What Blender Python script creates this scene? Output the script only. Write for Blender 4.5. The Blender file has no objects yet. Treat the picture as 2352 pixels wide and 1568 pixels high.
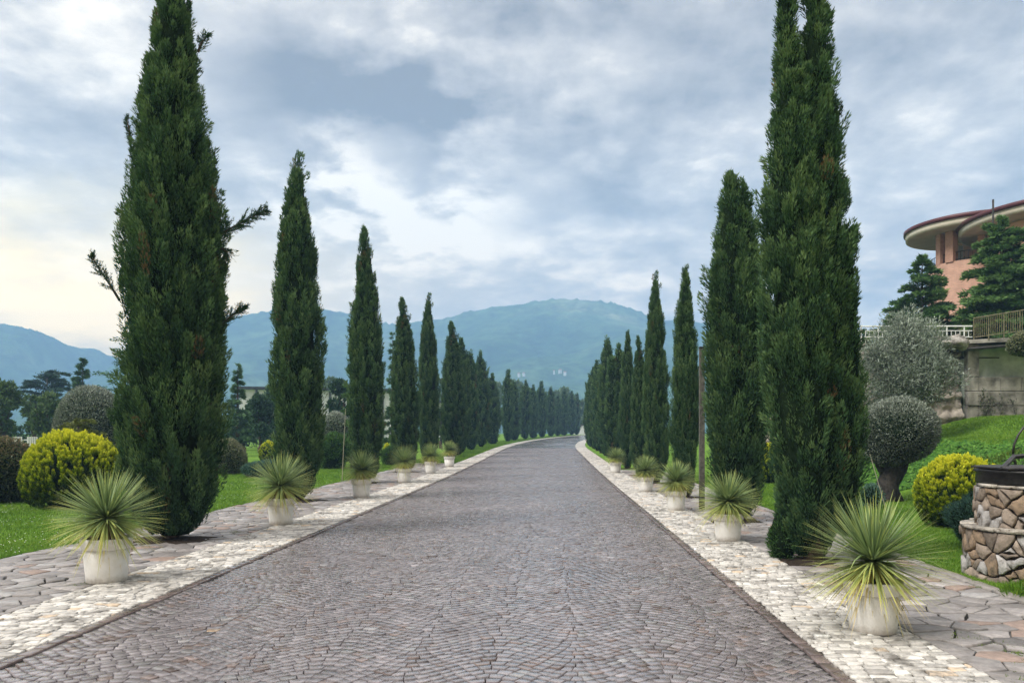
import bpy, math, random
import numpy as np
from mathutils import Vector, noise as mnoise

random.seed(7)
RNG = np.random.default_rng(11)
scene = bpy.context.scene
COL = scene.collection
F, CX, HY, CAMZ = 1777.0, 1176.0, 996.0, 1.65     # photo measured at 2352 px wide
R = math.radians

# ------------------------------------------------------------------ place geometry
def bend(v):                      # where the drive's measuring line runs
    v = np.asarray(v, float)
    return 0.0518 * v + 0.00129 * np.maximum(0, v - 61) ** 2
def rise(v):                      # the drive climbs gently
    v = np.asarray(v, float)
    z = np.where(v < 20, 0, np.where(v < 40, 0.0115 * (v - 20) ** 2 / 40, 0.0115 * (v - 30)))
    return np.minimum(z, 0.0115 * 145)
def sstep(a, b, x):
    t = np.clip((np.asarray(x, float) - a) / (b - a), 0, 1)
    return t * t * (3 - 2 * t)
def ground_z(x, y):
    x = np.asarray(x, float); y = np.asarray(y, float)
    u = x - bend(np.minimum(y, 170))
    bank = 1.5 * sstep(9.2, 12.2, u) + 0.75 * sstep(12.2, 15.5, u)
    bank = bank * (1 - sstep(45, 80, y))
    return rise(y) + bank - 0.02
def at(px, py, Y):                # a point of the place from its bearing and distance
    return Vector(((px - CX) / F * Y, Y, CAMZ + (HY - py) / F * Y))
def on_ground(px, Y):
    x = (px - CX) / F * Y
    return Vector((x, Y, float(ground_z(x, Y))))

# ------------------------------------------------------------------ materials
def mat(name):
    m = bpy.data.materials.new(name); m.use_nodes = True
    nt = m.node_tree; nt.nodes.clear()
    return m, nt
def nd(nt, t, **kw):
    n = nt.nodes.new(t)
    for k, v in kw.items():
        if k.startswith('i_'):
            n.inputs[k[2:].replace('_', ' ')].default_value = v
        else: setattr(n, k, v)
    return n
def ramp(nt, stops):
    r = nt.nodes.new('ShaderNodeValToRGB')
    e = r.color_ramp.elements
    e[0].position, e[0].color = stops[0][0], (*stops[0][1], 1)
    e[1].position, e[1].color = stops[1][0], (*stops[1][1], 1)
    for p, c in stops[2:]:
        k = e.new(p); k.color = (*c, 1)
    return r
def finish(nt, col, rough=0.7, spec=0.3, bump=None, bump_d=0.01, bump_s=1.0, transl=0.0, metal=0.0):
    L = nt.links
    p = nd(nt, 'ShaderNodeBsdfPrincipled')
    if hasattr(col, 'is_linked') or hasattr(col, 'links'): L.new(col, p.inputs['Base Color'])
    else: p.inputs['Base Color'].default_value = (*col, 1)
    if hasattr(rough, 'links'): L.new(rough, p.inputs['Roughness'])
    else: p.inputs['Roughness'].default_value = rough
    p.inputs['Specular IOR Level'].default_value = spec
    p.inputs['Metallic'].default_value = metal
    if bump is not None:
        b = nd(nt, 'ShaderNodeBump'); b.inputs['Distance'].default_value = bump_d; b.inputs['Strength'].default_value = bump_s
        L.new(bump, b.inputs['Height']); L.new(b.outputs[0], p.inputs['Normal'])
    out = nd(nt, 'ShaderNodeOutputMaterial')
    if transl > 0:
        t = nd(nt, 'ShaderNodeBsdfTranslucent'); L.new(col, t.inputs['Color'])
        mx = nd(nt, 'ShaderNodeMixShader'); mx.inputs[0].default_value = transl
        L.new(p.outputs[0], mx.inputs[1]); L.new(t.outputs[0], mx.inputs[2]); L.new(mx.outputs[0], out.inputs[0])
    else: L.new(p.outputs[0], out.inputs[0])
    return p
def noise_node(nt, scale, detail=4, rough=0.55, coord='Object', dist=0.0):
    tc = nd(nt, 'ShaderNodeTexCoord')
    n = nd(nt, 'ShaderNodeTexNoise'); n.inputs['Scale'].default_value = scale
    n.inputs['Detail'].default_value = detail; n.inputs['Roughness'].default_value = rough
    n.inputs['Distortion'].default_value = dist
    nt.links.new(tc.outputs[coord], n.inputs['Vector'])
    return n
def mixc(nt, fac, a, b, mode='MIX'):
    m = nd(nt, 'ShaderNodeMix'); m.data_type = 'RGBA'; m.blend_type = mode
    L = nt.links
    for s, v in ((0, fac), (6, a), (7, b)):
        if hasattr(v, 'links'): L.new(v, m.inputs[s])
        elif s == 0: m.inputs[0].default_value = v
        else: m.inputs[s].default_value = (*v, 1)
    return m.outputs[2]
def foliage_mat(name, stops, transl=0.25, rough=0.6, spec=0.25, nscale=1.6, namp=0.35):
    m, nt = mat(name)
    a = nd(nt, 'ShaderNodeAttribute'); a.attribute_name = 'tint'
    n = noise_node(nt, nscale, 3)
    ma = nd(nt, 'ShaderNodeMath', operation='MULTIPLY_ADD'); ma.inputs[1].default_value = namp; 
    sub = nd(nt, 'ShaderNodeMath', operation='SUBTRACT'); sub.inputs[1].default_value = 0.5
    nt.links.new(n.outputs['Fac'], sub.inputs[0]); nt.links.new(sub.outputs[0], ma.inputs[0]); nt.links.new(a.outputs['Fac'], ma.inputs[2])
    r = ramp(nt, stops); nt.links.new(ma.outputs[0], r.inputs[0])
    finish(nt, r.outputs[0], rough, spec, transl=transl)
    return m
def noisy_mat(name, c1, c2, scale=5, rough=0.8, spec=0.3, bump_d=0.01, detail=6, lo=0.35, hi=0.65, coord='Object', metal=0.0, bump_s=0.6):
    m, nt = mat(name)
    n = noise_node(nt, scale, detail, 0.6, coord)
    r = ramp(nt, [(lo, c1), (hi, c2)]); nt.links.new(n.outputs['Fac'], r.inputs[0])
    finish(nt, r.outputs[0], rough, spec, n.outputs['Fac'], bump_d, bump_s, metal=metal)
    return m
def stone_mat(name, rough=0.45, spec=0.5, nscale=30, bump_d=0.004, patch=None, rough_lo=None):
    """albedo from the stone's own colour attribute, broken up by fine mineral noise"""
    m, nt = mat(name); L = nt.links
    a = nd(nt, 'ShaderNodeAttribute'); a.attribute_name = 'col'
    n = noise_node(nt, nscale, 6, 0.65)
    r = ramp(nt, [(0.3, (0.72, 0.72, 0.72)), (0.7, (1.22, 1.22, 1.22))]); L.new(n.outputs['Fac'], r.inputs[0])
    c = mixc(nt, 1.0, a.outputs['Color'], r.outputs[0], 'MULTIPLY')
    if patch:
        n2 = noise_node(nt, patch[0], 8, 0.68)
        r2 = ramp(nt, [(patch[1], (0, 0, 0)), (patch[2], (1, 1, 1))]); L.new(n2.outputs['Fac'], r2.inputs[0])
        if patch[3] is None:                     # worn wheel lines, damp and dusty patches
            r2.color_ramp.elements[0].color = (.78, .76, .76, 1); r2.color_ramp.elements[1].color = (1.22, 1.2, 1.16, 1)
            c = mixc(nt, 1.0, c, r2.outputs[0], 'MULTIPLY')
        else: c = mixc(nt, r2.outputs[0], patch[3], c)
    ro = rough
    if rough_lo is not None:
        n3 = noise_node(nt, 0.55, 5, 0.6)
        mr = nd(nt, 'ShaderNodeMapRange'); mr.inputs[1].default_value = 0.35; mr.inputs[2].default_value = 0.65
        mr.inputs[3].default_value = rough_lo; mr.inputs[4].default_value = rough
        L.new(n3.outputs['Fac'], mr.inputs[0]); ro = mr.outputs[0]
    p = finish(nt, c, ro, spec, n.outputs['Fac'], bump_d, 0.7)
    if name == 'porphyry_setts':                 # thin film of damp in irregular patches
        n4 = noise_node(nt, 0.32, 6, 0.62)
        mc = nd(nt, 'ShaderNodeMapRange'); mc.inputs[1].default_value = .40; mc.inputs[2].default_value = .62; mc.inputs[3].default_value = .15; mc.inputs[4].default_value = 1.0; p.inputs['Coat Tint'].default_value = (1, 1, 1, 1)
        L.new(n4.outputs['Fac'], mc.inputs[0]); L.new(mc.outputs[0], p.inputs['Coat Weight']); p.inputs['Coat Roughness'].default_value = .13; p.inputs['Coat IOR'].default_value = 1.5
    return m

M = {}
M['cypress'] = foliage_mat('cypress_leaf', [(0.0, (0.010, 0.030, 0.013)), (0.40, (0.036, 0.088, 0.035)), (0.68, (0.082, 0.155, 0.056)), (0.93, (0.175, 0.26, 0.095)), (0.985, (0.15, 0.095, 0.045))], 0.22, 0.62, 0.2, 1.2, 0.45)
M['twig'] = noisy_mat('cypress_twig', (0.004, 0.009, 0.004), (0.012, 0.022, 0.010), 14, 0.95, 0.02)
M['bark'] = noisy_mat('bark', (0.035, 0.026, 0.02), (0.12, 0.09, 0.07), 18, 0.9, 0.2, 0.02)
M['darkbark'] = noisy_mat('old_olive_bark', (0.012, 0.011, 0.010), (0.05, 0.044, 0.038), 12, 0.9, 0.2, 0.04)
M['golden'] = foliage_mat('golden_leaf', [(0.0, (0.02, 0.045, 0.004)), (0.35, (0.12, 0.19, 0.010)), (0.62, (0.36, 0.44, 0.018)), (1.0, (0.72, 0.72, 0.05))], 0.3, 0.55, 0.25, 3, 0.3)
M['olive'] = foliage_mat('olive_leaf', [(0.0, (0.055, 0.072, 0.050)), (0.5, (0.19, 0.235, 0.18)), (1.0, (0.46, 0.52, 0.44))], 0.15, 0.5, 0.35, 2, 0.35)
M['olive_ball'] = foliage_mat('clipped_olive_leaf', [(0.0, (0.04, 0.05, 0.04)), (0.5, (0.13, 0.16, 0.12)), (1.0, (0.43, 0.48, 0.41))], 0.12, 0.5, 0.35, 3, 0.3)
M['photinia'] = foliage_mat('reddish_leaf', [(0.0, (0.022, 0.040, 0.018)), (0.5, (0.085, 0.115, 0.055)), (0.82, (0.20, 0.185, 0.10)), (1.0, (0.36, 0.24, 0.16))], 0.2, 0.4, 0.5, 2, 0.3)
M['pale_bush'] = foliage_mat('pale_bush_leaf', [(0.0, (0.039, 0.055, 0.029)), (0.5, (0.156, 0.182, 0.098)), (1.0, (0.429, 0.403, 0.247))], 0.2, 0.5, 0.35, 3, 0.3)
M['blue_juniper'] = foliage_mat('blue_juniper_leaf', [(0.0, (0.02, 0.05, 0.042)), (0.6, (0.07, 0.15, 0.115)), (1.0, (0.18, 0.29, 0.22))], 0.2, 0.6, 0.2, 3)
M['juniper'] = foliage_mat('green_juniper_leaf', [(0.0, (0.016, 0.046, 0.012)), (0.6, (0.072, 0.163, 0.036)), (1.0, (0.208, 0.338, 0.078))], 0.2, 0.6, 0.2, 3)
M['olivegreen'] = foliage_mat('olive_green_conifer_leaf', [(0.0, (0.035, 0.055, 0.012)), (0.6, (0.14, 0.17, 0.04)), (1.0, (0.28, 0.29, 0.08))], 0.25, 0.6, 0.2, 3)
M['conifer'] = foliage_mat('conifer_leaf', [(0.0, (0.018, 0.048, 0.027)), (0.55, (0.068, 0.143, 0.075)), (1.0, (0.180, 0.300, 0.143))], 0.2, 0.6, 0.2, 1.5)
M['cedar'] = foliage_mat('cedar_leaf', [(0.0, (0.011, 0.031, 0.025)), (0.6, (0.035, 0.077, 0.063)), (1.0, (0.098, 0.168, 0.126))], 0.15, 0.6, 0.2, 1.5)
M['spruce'] = foliage_mat('fir_leaf', [(0.0, (0.016, 0.048, 0.018)), (0.50, (0.063, 0.144, 0.046)), (1.0, (0.196, 0.322, 0.098))], 0.2, 0.6, 0.2, 1.2)
M['broad'] = foliage_mat('broadleaf', [(0.0, (0.024, 0.051, 0.021)), (0.55, (0.083, 0.143, 0.054)), (1.0, (0.225, 0.300, 0.105))], 0.25, 0.6, 0.25, 0.8)
M['darkbroad'] = foliage_mat('dark_broadleaf', [(0.0, (0.016, 0.040, 0.022)), (0.6, (0.048, 0.104, 0.051)), (1.0, (0.136, 0.216, 0.096))], 0.2, 0.6, 0.25, 0.8)
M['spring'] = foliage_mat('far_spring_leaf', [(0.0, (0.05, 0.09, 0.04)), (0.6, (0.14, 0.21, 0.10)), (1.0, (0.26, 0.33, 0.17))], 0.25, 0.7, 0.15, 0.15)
M['red'] = foliage_mat('maple_red_leaf', [(0.0, (0.05, 0.012, 0.012)), (0.6, (0.16, 0.04, 0.03)), (1.0, (0.22, 0.12, 0.05))], 0.25, 0.5, 0.3)
M['ivy'] = foliage_mat('ivy_leaf', [(0.0, (0.014, 0.048, 0.006)), (0.5, (0.050, 0.140, 0.016)), (1.0, (0.14, 0.27, 0.045))], 0.15, 0.65, 0.10, 2, 0.4)
M['grass'] = foliage_mat('grass_blade', [(0.0, (0.040, 0.10, 0.008)), (0.5, (0.115, 0.235, 0.018)), (0.85, (0.25, 0.37, 0.045)), (1.0, (0.36, 0.36, 0.10))], 0.3, 0.5, 0.25, 0.55, 0.85)
M['weed'] = foliage_mat('weed_leaf', [(0.0, (0.05, 0.09, 0.015)), (0.6, (0.16, 0.24, 0.03)), (1.0, (0.30, 0.34, 0.07))], 0.3, 0.5, 0.3)
M['yucca'] = foliage_mat('yucca_leaf', [(0.0, (0.07, 0.115, 0.045)), (0.30, (0.22, 0.31, 0.13)), (0.52, (0.38, 0.44, 0.13)), (0.80, (0.54, 0.49, 0.14)), (1.0, (0.66, 0.54, 0.28))], 0.2, 0.5, 0.22, 3, 0.1)
M['daisy'] = noisy_mat('daisy_petal', (0.75, 0.75, 0.72), (0.85, 0.85, 0.82), 20, 0.7)
M['soil'] = noisy_mat('potting_soil', (0.012, 0.009, 0.007), (0.05, 0.038, 0.028), 40, 0.95, 0.1, 0.02)
M['porphyry'] = stone_mat('porphyry_setts', 0.36, 1.0, 55, 0.0010, (0.45, 0.30, 0.75, None), 0.14)
M['porphyry_side'] = stone_mat('porphyry_sides', 0.85, 0.1, 55, 0.002)
M['limestone'] = stone_mat('white_limestone_setts', 0.55, 0.45, 24, 0.006, (3.0, 0.36, 0.50, (0.15, 0.14, 0.125)))
M['slate'] = stone_mat('flagstone_slabs', 0.55, 0.5, 18, 0.008, (2.0, 0.30, 0.48, (0.13, 0.115, 0.105)))
M['fieldstone'] = stone_mat('brown_fieldstone', 0.85, 0.25, 16, 0.03, (9, 0.36, 0.50, (0.11, 0.09, 0.07)))
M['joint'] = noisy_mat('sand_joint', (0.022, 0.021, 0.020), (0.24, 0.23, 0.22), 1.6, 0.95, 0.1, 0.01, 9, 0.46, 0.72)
M['mortar'] = noisy_mat('dark_mortar', (0.015, 0.012, 0.01), (0.06, 0.05, 0.04), 20, 0.95, 0.1, 0.02)
M['dirt'] = noisy_mat('earth_joint', (0.020, 0.017, 0.014), (0.075, 0.066, 0.055), 5, 0.95, 0.1, 0.01)

def pot_material():
    m, nt = mat('white_glazed_pot'); L = nt.links
    n = noise_node(nt, 9, 6, 0.65)
    r = ramp(nt, [(0.30, (0.66, 0.64, 0.60)), (0.55, (0.74, 0.73, 0.70))]); L.new(n.outputs['Fac'], r.inputs[0])
    n2 = noise_node(nt, 55, 4)
    r2 = ramp(nt, [(0.74, (1, 1, 1)), (0.80, (0.75, 0.7, 0.66))]); L.new(n2.outputs['Fac'], r2.inputs[0])
    c = mixc(nt, 1.0, r.outputs[0], r2.outputs[0], 'MULTIPLY')
    g = nd(nt, 'ShaderNodeTexCoord'); sp = nd(nt, 'ShaderNodeSeparateXYZ'); L.new(g.outputs['Object'], sp.inputs[0])
    ns = noise_node(nt, 26, 6, .7)
    ad = nd(nt, 'ShaderNodeMath', operation='MULTIPLY_ADD'); ad.inputs[1].default_value = -.16; L.new(ns.outputs['Fac'], ad.inputs[0]); L.new(sp.outputs[2], ad.inputs[2])
    mr = nd(nt, 'ShaderNodeMapRange'); mr.inputs[1].default_value = -.09; mr.inputs[2].default_value = .0; mr.inputs[3].default_value = .65; mr.inputs[4].default_value = 0; L.new(ad.outputs[0], mr.inputs[0])
    c = mixc(nt, mr.outputs[0], c, (.26, .21, .15))        # splashed dirt round the foot
    finish(nt, c, 0.55, 0.35, n2.outputs['Fac'], 0.002, 0.4)
    return m
M['pot'] = pot_material()

def lawn_material():
    m, nt = mat('lawn'); L = nt.links
    n = noise_node(nt, 0.5, 6, 0.6); n2 = noise_node(nt, 18, 6, 0.7)
    r = ramp(nt, [(0.3, (0.070, 0.155, 0.014)), (0.7, (0.150, 0.275, 0.030))]); L.new(n.outputs['Fac'], r.inputs[0])
    r2 = ramp(nt, [(0.3, (0.5, 0.5, 0.5)), (0.7, (1.35, 1.35, 1.3))]); L.new(n2.outputs['Fac'], r2.inputs[0])
    c = mixc(nt, 1.0, r.outputs[0], r2.outputs[0], 'MULTIPLY')
    finish(nt, c, 0.9, 0.1, n2.outputs['Fac'], 0.05, 0.8)
    return m
M['lawn'] = lawn_material()
def hill_material():
    m, nt = mat('wooded_hillside'); L = nt.links
    n = noise_node(nt, 0.006, 8, 0.62); n2 = noise_node(nt, 0.045, 7, 0.7)
    r = ramp(nt, [(0.36, (0.015, 0.040, 0.022)), (0.52, (0.040, 0.080, 0.036)), (0.62, (0.070, 0.115, 0.055)), (0.74, (0.14, 0.165, 0.09))]); L.new(n.outputs['Fac'], r.inputs[0])
    r2 = ramp(nt, [(0.34, (0.30, 0.30, 0.30)), (0.66, (1.8, 1.8, 1.8))]); L.new(n2.outputs['Fac'], r2.inputs[0])
    c = mixc(nt, 1.0, r.outputs[0], r2.outputs[0], 'MULTIPLY')
    finish(nt, c, 0.95, 0.0, n2.outputs['Fac'], 4.0, 0.8)
    return m
M['hill'] = hill_material()
def brick_material():
    m, nt = mat('pink_brick'); L = nt.links
    tc = nd(nt, 'ShaderNodeTexCoord')
    b = nd(nt, 'ShaderNodeTexBrick'); b.inputs['Scale'].default_value = 1.0
    b.inputs['Color1'].default_value = (0.50, 0.30, 0.215, 1); b.inputs['Color2'].default_value = (0.41, 0.235, 0.17, 1)
    b.inputs['Mortar'].default_value = (0.36, 0.27, 0.22, 1); b.inputs['Mortar Size'].default_value = 0.012
    b.inputs['Brick Width'].default_value = 0.25; b.inputs['Row Height'].default_value = 0.075
    L.new(tc.outputs['UV'], b.inputs['Vector'])
    n = noise_node(nt, 1.2, 5)
    r = ramp(nt, [(0.3, (0.75, 0.72, 0.7)), (0.7, (1.15, 1.12, 1.1))]); L.new(n.outputs['Fac'], r.inputs[0])
    c = mixc(nt, 1.0, b.outputs['Color'], r.outputs[0], 'MULTIPLY')
    finish(nt, c, 0.85, 0.2, b.outputs['Fac'], 0.01, -0.4)
    return m
M['brick'] = brick_material()
M['pinkwall'] = noisy_mat('pink_render', (0.56, 0.33, 0.23), (0.64, 0.39, 0.28), 1.5, 0.85, 0.2)
M['brick2'] = noisy_mat('brown_pink_brick', (0.33, 0.19, 0.14), (0.45, 0.27, 0.20), 9, 0.85, 0.2)
M['maroon'] = noisy_mat('maroon_roof_metal', (0.065, 0.016, 0.020), (0.10, 0.028, 0.030), 3, 0.5, 0.4)
M['cream'] = noisy_mat('cream_plaster', (0.50, 0.46, 0.37), (0.58, 0.54, 0.45), 2, 0.8, 0.2)
M['soffit'] = noisy_mat('soffit_plaster', (0.40, 0.36, 0.30), (0.48, 0.44, 0.37), 2, 0.85, 0.2)
M['darkmetal'] = noisy_mat('dark_iron', (0.012, 0.012, 0.012), (0.03, 0.028, 0.026), 12, 0.45, 0.5, 0.004, metal=0.6)
M['blackwood'] = noisy_mat('black_stained_wood', (0.008, 0.007, 0.007), (0.03, 0.026, 0.024), 9, 0.4, 0.5, 0.006)
M['whitemetal'] = noisy_mat('white_painted_rail', (0.62, 0.66, 0.63), (0.75, 0.78, 0.76), 9, 0.5, 0.4)
M['bamboo'] = noisy_mat('bamboo_coloured_rail', (0.085, 0.078, 0.042), (0.20, 0.18, 0.105), 10, 0.6, 0.3)
M['glass'] = noisy_mat('sky_bright_glass', (0.45, 0.5, 0.55), (0.6, 0.65, 0.7), 2, 0.08, 0.8)
M['concrete'] = noisy_mat('weathered_concrete', (0.08, 0.078, 0.066), (0.33, 0.315, 0.28), 1.9, 0.9, 0.2, 0.03, 10, 0.36, 0.62, bump_s=1.0)
M['greenconcrete'] = noisy_mat('mossy_concrete', (0.20, 0.24, 0.20), (0.40, 0.44, 0.38), 1.6, 0.9, 0.2, 0.02)
M['rock'] = noisy_mat('tufa_rock', (0.085, 0.075, 0.062), (0.36, 0.325, 0.275), 2.6, 0.95, 0.15, 0.10, 9, 0.34, 0.66, bump_s=1.0)
M['palerock'] = noisy_mat('pale_tufa_rock', (0.07, 0.065, 0.055), (0.42, 0.40, 0.36), 3.6, 0.95, 0.15, 0.10, 9, 0.34, 0.66, bump_s=1.0)
M['wood'] = noisy_mat('weathered_wood', (0.050, 0.050, 0.042), (0.13, 0.125, 0.105), 14, 0.85, 0.2, 0.01)
M['whitewall'] = noisy_mat('white_plaster', (0.56, 0.57, 0.58), (0.66, 0.67, 0.68), 1.5, 0.85, 0.2)
M['asphaltroof'] = noisy_mat('dark_roof', (0.03, 0.03, 0.034), (0.055, 0.055, 0.06), 3, 0.8, 0.2)
M['stain'] = noisy_mat('rust_dark_downpipe', (0.04, 0.04, 0.04), (0.10, 0.095, 0.09), 3, 0.7, 0.3)
M['tileroof'] = noisy_mat('terracotta_roof', (0.25, 0.11, 0.07), (0.36, 0.17, 0.11), 3, 0.85, 0.2)
M['cane'] = noisy_mat('pale_cane', (0.26, 0.24, 0.19), (0.40, 0.37, 0.30), 20, 0.6, 0.3)

# ------------------------------------------------------------------ mesh helpers
def mesh_np(name, V, quads=None, tris=None, mats=(), tint=None, col=None, midx_q=None, smooth=False, polys=None):
    me = bpy.data.meshes.new(name)
    V = np.asarray(V, np.float32)
    loops, totals = [], []
    if quads is not None and len(quads):
        quads = np.asarray(quads, np.int32); loops.append(quads.ravel()); totals.append(np.full(len(quads), 4, np.int32))
    if tris is not None and len(tris):
        tris = np.asarray(tris, np.int32); loops.append(tris.ravel()); totals.append(np.full(len(tris), 3, np.int32))
    if polys:
        loops.append(np.concatenate([np.asarray(p, np.int32) for p in polys])); totals.append(np.array([len(p) for p in polys], np.int32))
    loops = np.concatenate(loops); totals = np.concatenate(totals)
    me.vertices.add(len(V)); me.vertices.foreach_set('co', V.ravel())
    me.loops.add(len(loops)); me.loops.foreach_set('vertex_index', loops)
    me.polygons.add(len(totals))
    starts = np.concatenate([[0], np.cumsum(totals)[:-1]]).astype(np.int32)
    me.polygons.foreach_set('loop_start', starts)
    try: me.polygons.foreach_set('loop_total', totals)
    except Exception: pass
    for m in mats: me.materials.append(m)
    if midx_q is not None: me.polygons.foreach_set('material_index', np.asarray(midx_q, np.int32))
    if tint is not None:
        a = me.attributes.new('tint', 'FLOAT', 'POINT'); a.data.foreach_set('value', np.asarray(tint, np.float32))
    if col is not None:
        a = me.attributes.new('col', 'FLOAT_COLOR', 'POINT')
        c4 = np.ones((len(V), 4), np.float32); c4[:, :3] = col; a.data.foreach_set('color', c4.ravel())
    me.update(calc_edges=True); me.validate()
    if smooth: me.polygons.foreach_set('use_smooth', np.ones(len(totals), bool))
    return me
def link(name, me, parent=None, loc=(0, 0, 0), rz=0.0, scale=None):
    o = bpy.data.objects.new(name, me); COL.objects.link(o)
    o.location = loc; o.rotation_euler = (0, 0, rz)
    if scale is not None: o.scale = scale
    if parent is not None: o.parent = parent
    return o
def thing(name, label, cat, loc=(0, 0, 0), rz=0.0, group=None):
    o = bpy.data.objects.new(name, None); COL.objects.link(o)
    o.empty_display_size = 0.2; o.location = loc; o.rotation_euler = (0, 0, rz)
    return tag(o, label, cat, group)
def tag(o, label, cat=None, group=None, kind=None):
    if label: o['label'] = label
    if cat: o['category'] = cat
    if group: o['group'] = group
    if kind: o['kind'] = kind
    return o
def structure(o): o['kind'] = 'structure'; return o

class MB:
    """collects plain shapes for one mesh"""
    def __init__(s): s.V = []; s.P = []; s.uv = None
    def add(s, V, P):
        o = len(s.V); s.V += [tuple(v) for v in V]; s.P += [[i + o for i in p] for p in P]; return s
    def box(s, a, b, bev=0.0):
        (x0, y0, z0), (x1, y1, z1) = a, b
        if bev <= 0:
            V = [(x0, y0, z0), (x1, y0, z0), (x1, y1, z0), (x0, y1, z0), (x0, y0, z1), (x1, y0, z1), (x1, y1, z1), (x0, y1, z1)]
            return s.add(V, [[0, 3, 2, 1], [4, 5, 6, 7], [0, 1, 5, 4], [1, 2, 6, 5], [2, 3, 7, 6], [3, 0, 4, 7]])
        rings = []
        e = bev
        def ring(d, z): return [(x0 + d, y0 + d, z), (x1 - d, y0 + d, z), (x1 - d, y1 - d, z), (x0 + d, y1 - d, z)]
        V = ring(e, z0) + ring(0, z0 + e) + ring(0, z1 - e) + ring(e, z1)
        P = [[3, 2, 1, 0], [12, 13, 14, 15]]
        for k in range(3):
            for i in range(4):
                j = (i + 1) % 4; P.append([k * 4 + i, k * 4 + j, k * 4 + 4 + j, k * 4 + 4 + i])
        return s.add(V, P)
    def tube(s, pts, rad, n=8, cap=True):
        pts = [Vector(p) for p in pts]
        if not hasattr(rad, '__len__'): rad = [rad] * len(pts)
        V = []; P = []
        for i, p in enumerate(pts):
            d = (pts[min(i + 1, len(pts) - 1)] - pts[max(i - 1, 0)]).normalized()
            a = d.orthogonal().normalized() if i == 0 else (a - d * a.dot(d)).normalized()
            b = d.cross(a)
            for k in range(n):
                t = 2 * math.pi * k / n
                V.append(p + (a * math.cos(t) + b * math.sin(t)) * rad[i])
        for i in range(len(pts) - 1):
            for k in range(n):
                j = (k + 1) % n; P.append([i * n + k, i * n + j, (i + 1) * n + j, (i + 1) * n + k])
        if cap:
            P.append(list(range(n))[::-1]); P.append([(len(pts) - 1) * n + k for k in range(n)])
        return s.add(V, P)
    def lathe(s, prof, n=32, c=(0, 0, 0), a0=0.0, a1=2 * math.pi):
        full = abs(a1 - a0 - 2 * math.pi) < 1e-6
        m = n if full else n + 1
        V = []; P = []
        for r, z in prof:
            for k in range(m):
                t = a0 + (a1 - a0) * k / n
                V.append((c[0] + r * math.cos(t), c[1] + r * math.sin(t), c[2] + z))
        for i in range(len(prof) - 1):
            for k in range(n):
                j = (k + 1) % m; P.append([i * m + k, i * m + j, (i + 1) * m + j, (i + 1) * m + k])
        return s.add(V, P)
    def mesh(s, name, m, smooth=False):
        me = bpy.data.meshes.new(name); me.from_pydata(s.V, [], s.P); me.materials.append(m)
        me.update()
        if smooth: me.polygons.foreach_set('use_smooth', np.ones(len(me.polygons), bool))
        return me
    def build(s, name, m, parent=None, smooth=False, loc=(0, 0, 0), rz=0.0):
        return link(name, s.mesh(name, m, smooth), parent, loc, rz)

def unit(a): return a / np.maximum(np.linalg.norm(a, axis=-1, keepdims=True), 1e-9)
def leaf_quads(P, D, L, W, rng, rough_side=None):
    N = len(P); L = np.broadcast_to(L, (N,))[:, None]; W = np.broadcast_to(W, (N,))[:, None]
    rv = rng.normal(size=(N, 3)) if rough_side is None else rough_side
    S = unit(np.cross(D, rv))
    V = np.stack([P, P + D * L * 0.45 + S * W * 0.5, P + D * L, P + D * L * 0.45 - S * W * 0.5], 1).reshape(-1, 3)
    Q = np.arange(4 * N, dtype=np.int32).reshape(N, 4)
    return V, Q
def smooth_field(rng, k, freq):
    """a random smooth function of position"""
    A = rng.normal(size=(k, 3)) * freq; ph = rng.uniform(0, 6.28, k); w = 1 / np.sqrt(k)
    return lambda X: np.sin(X @ A.T + ph).sum(-1) * w

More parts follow.
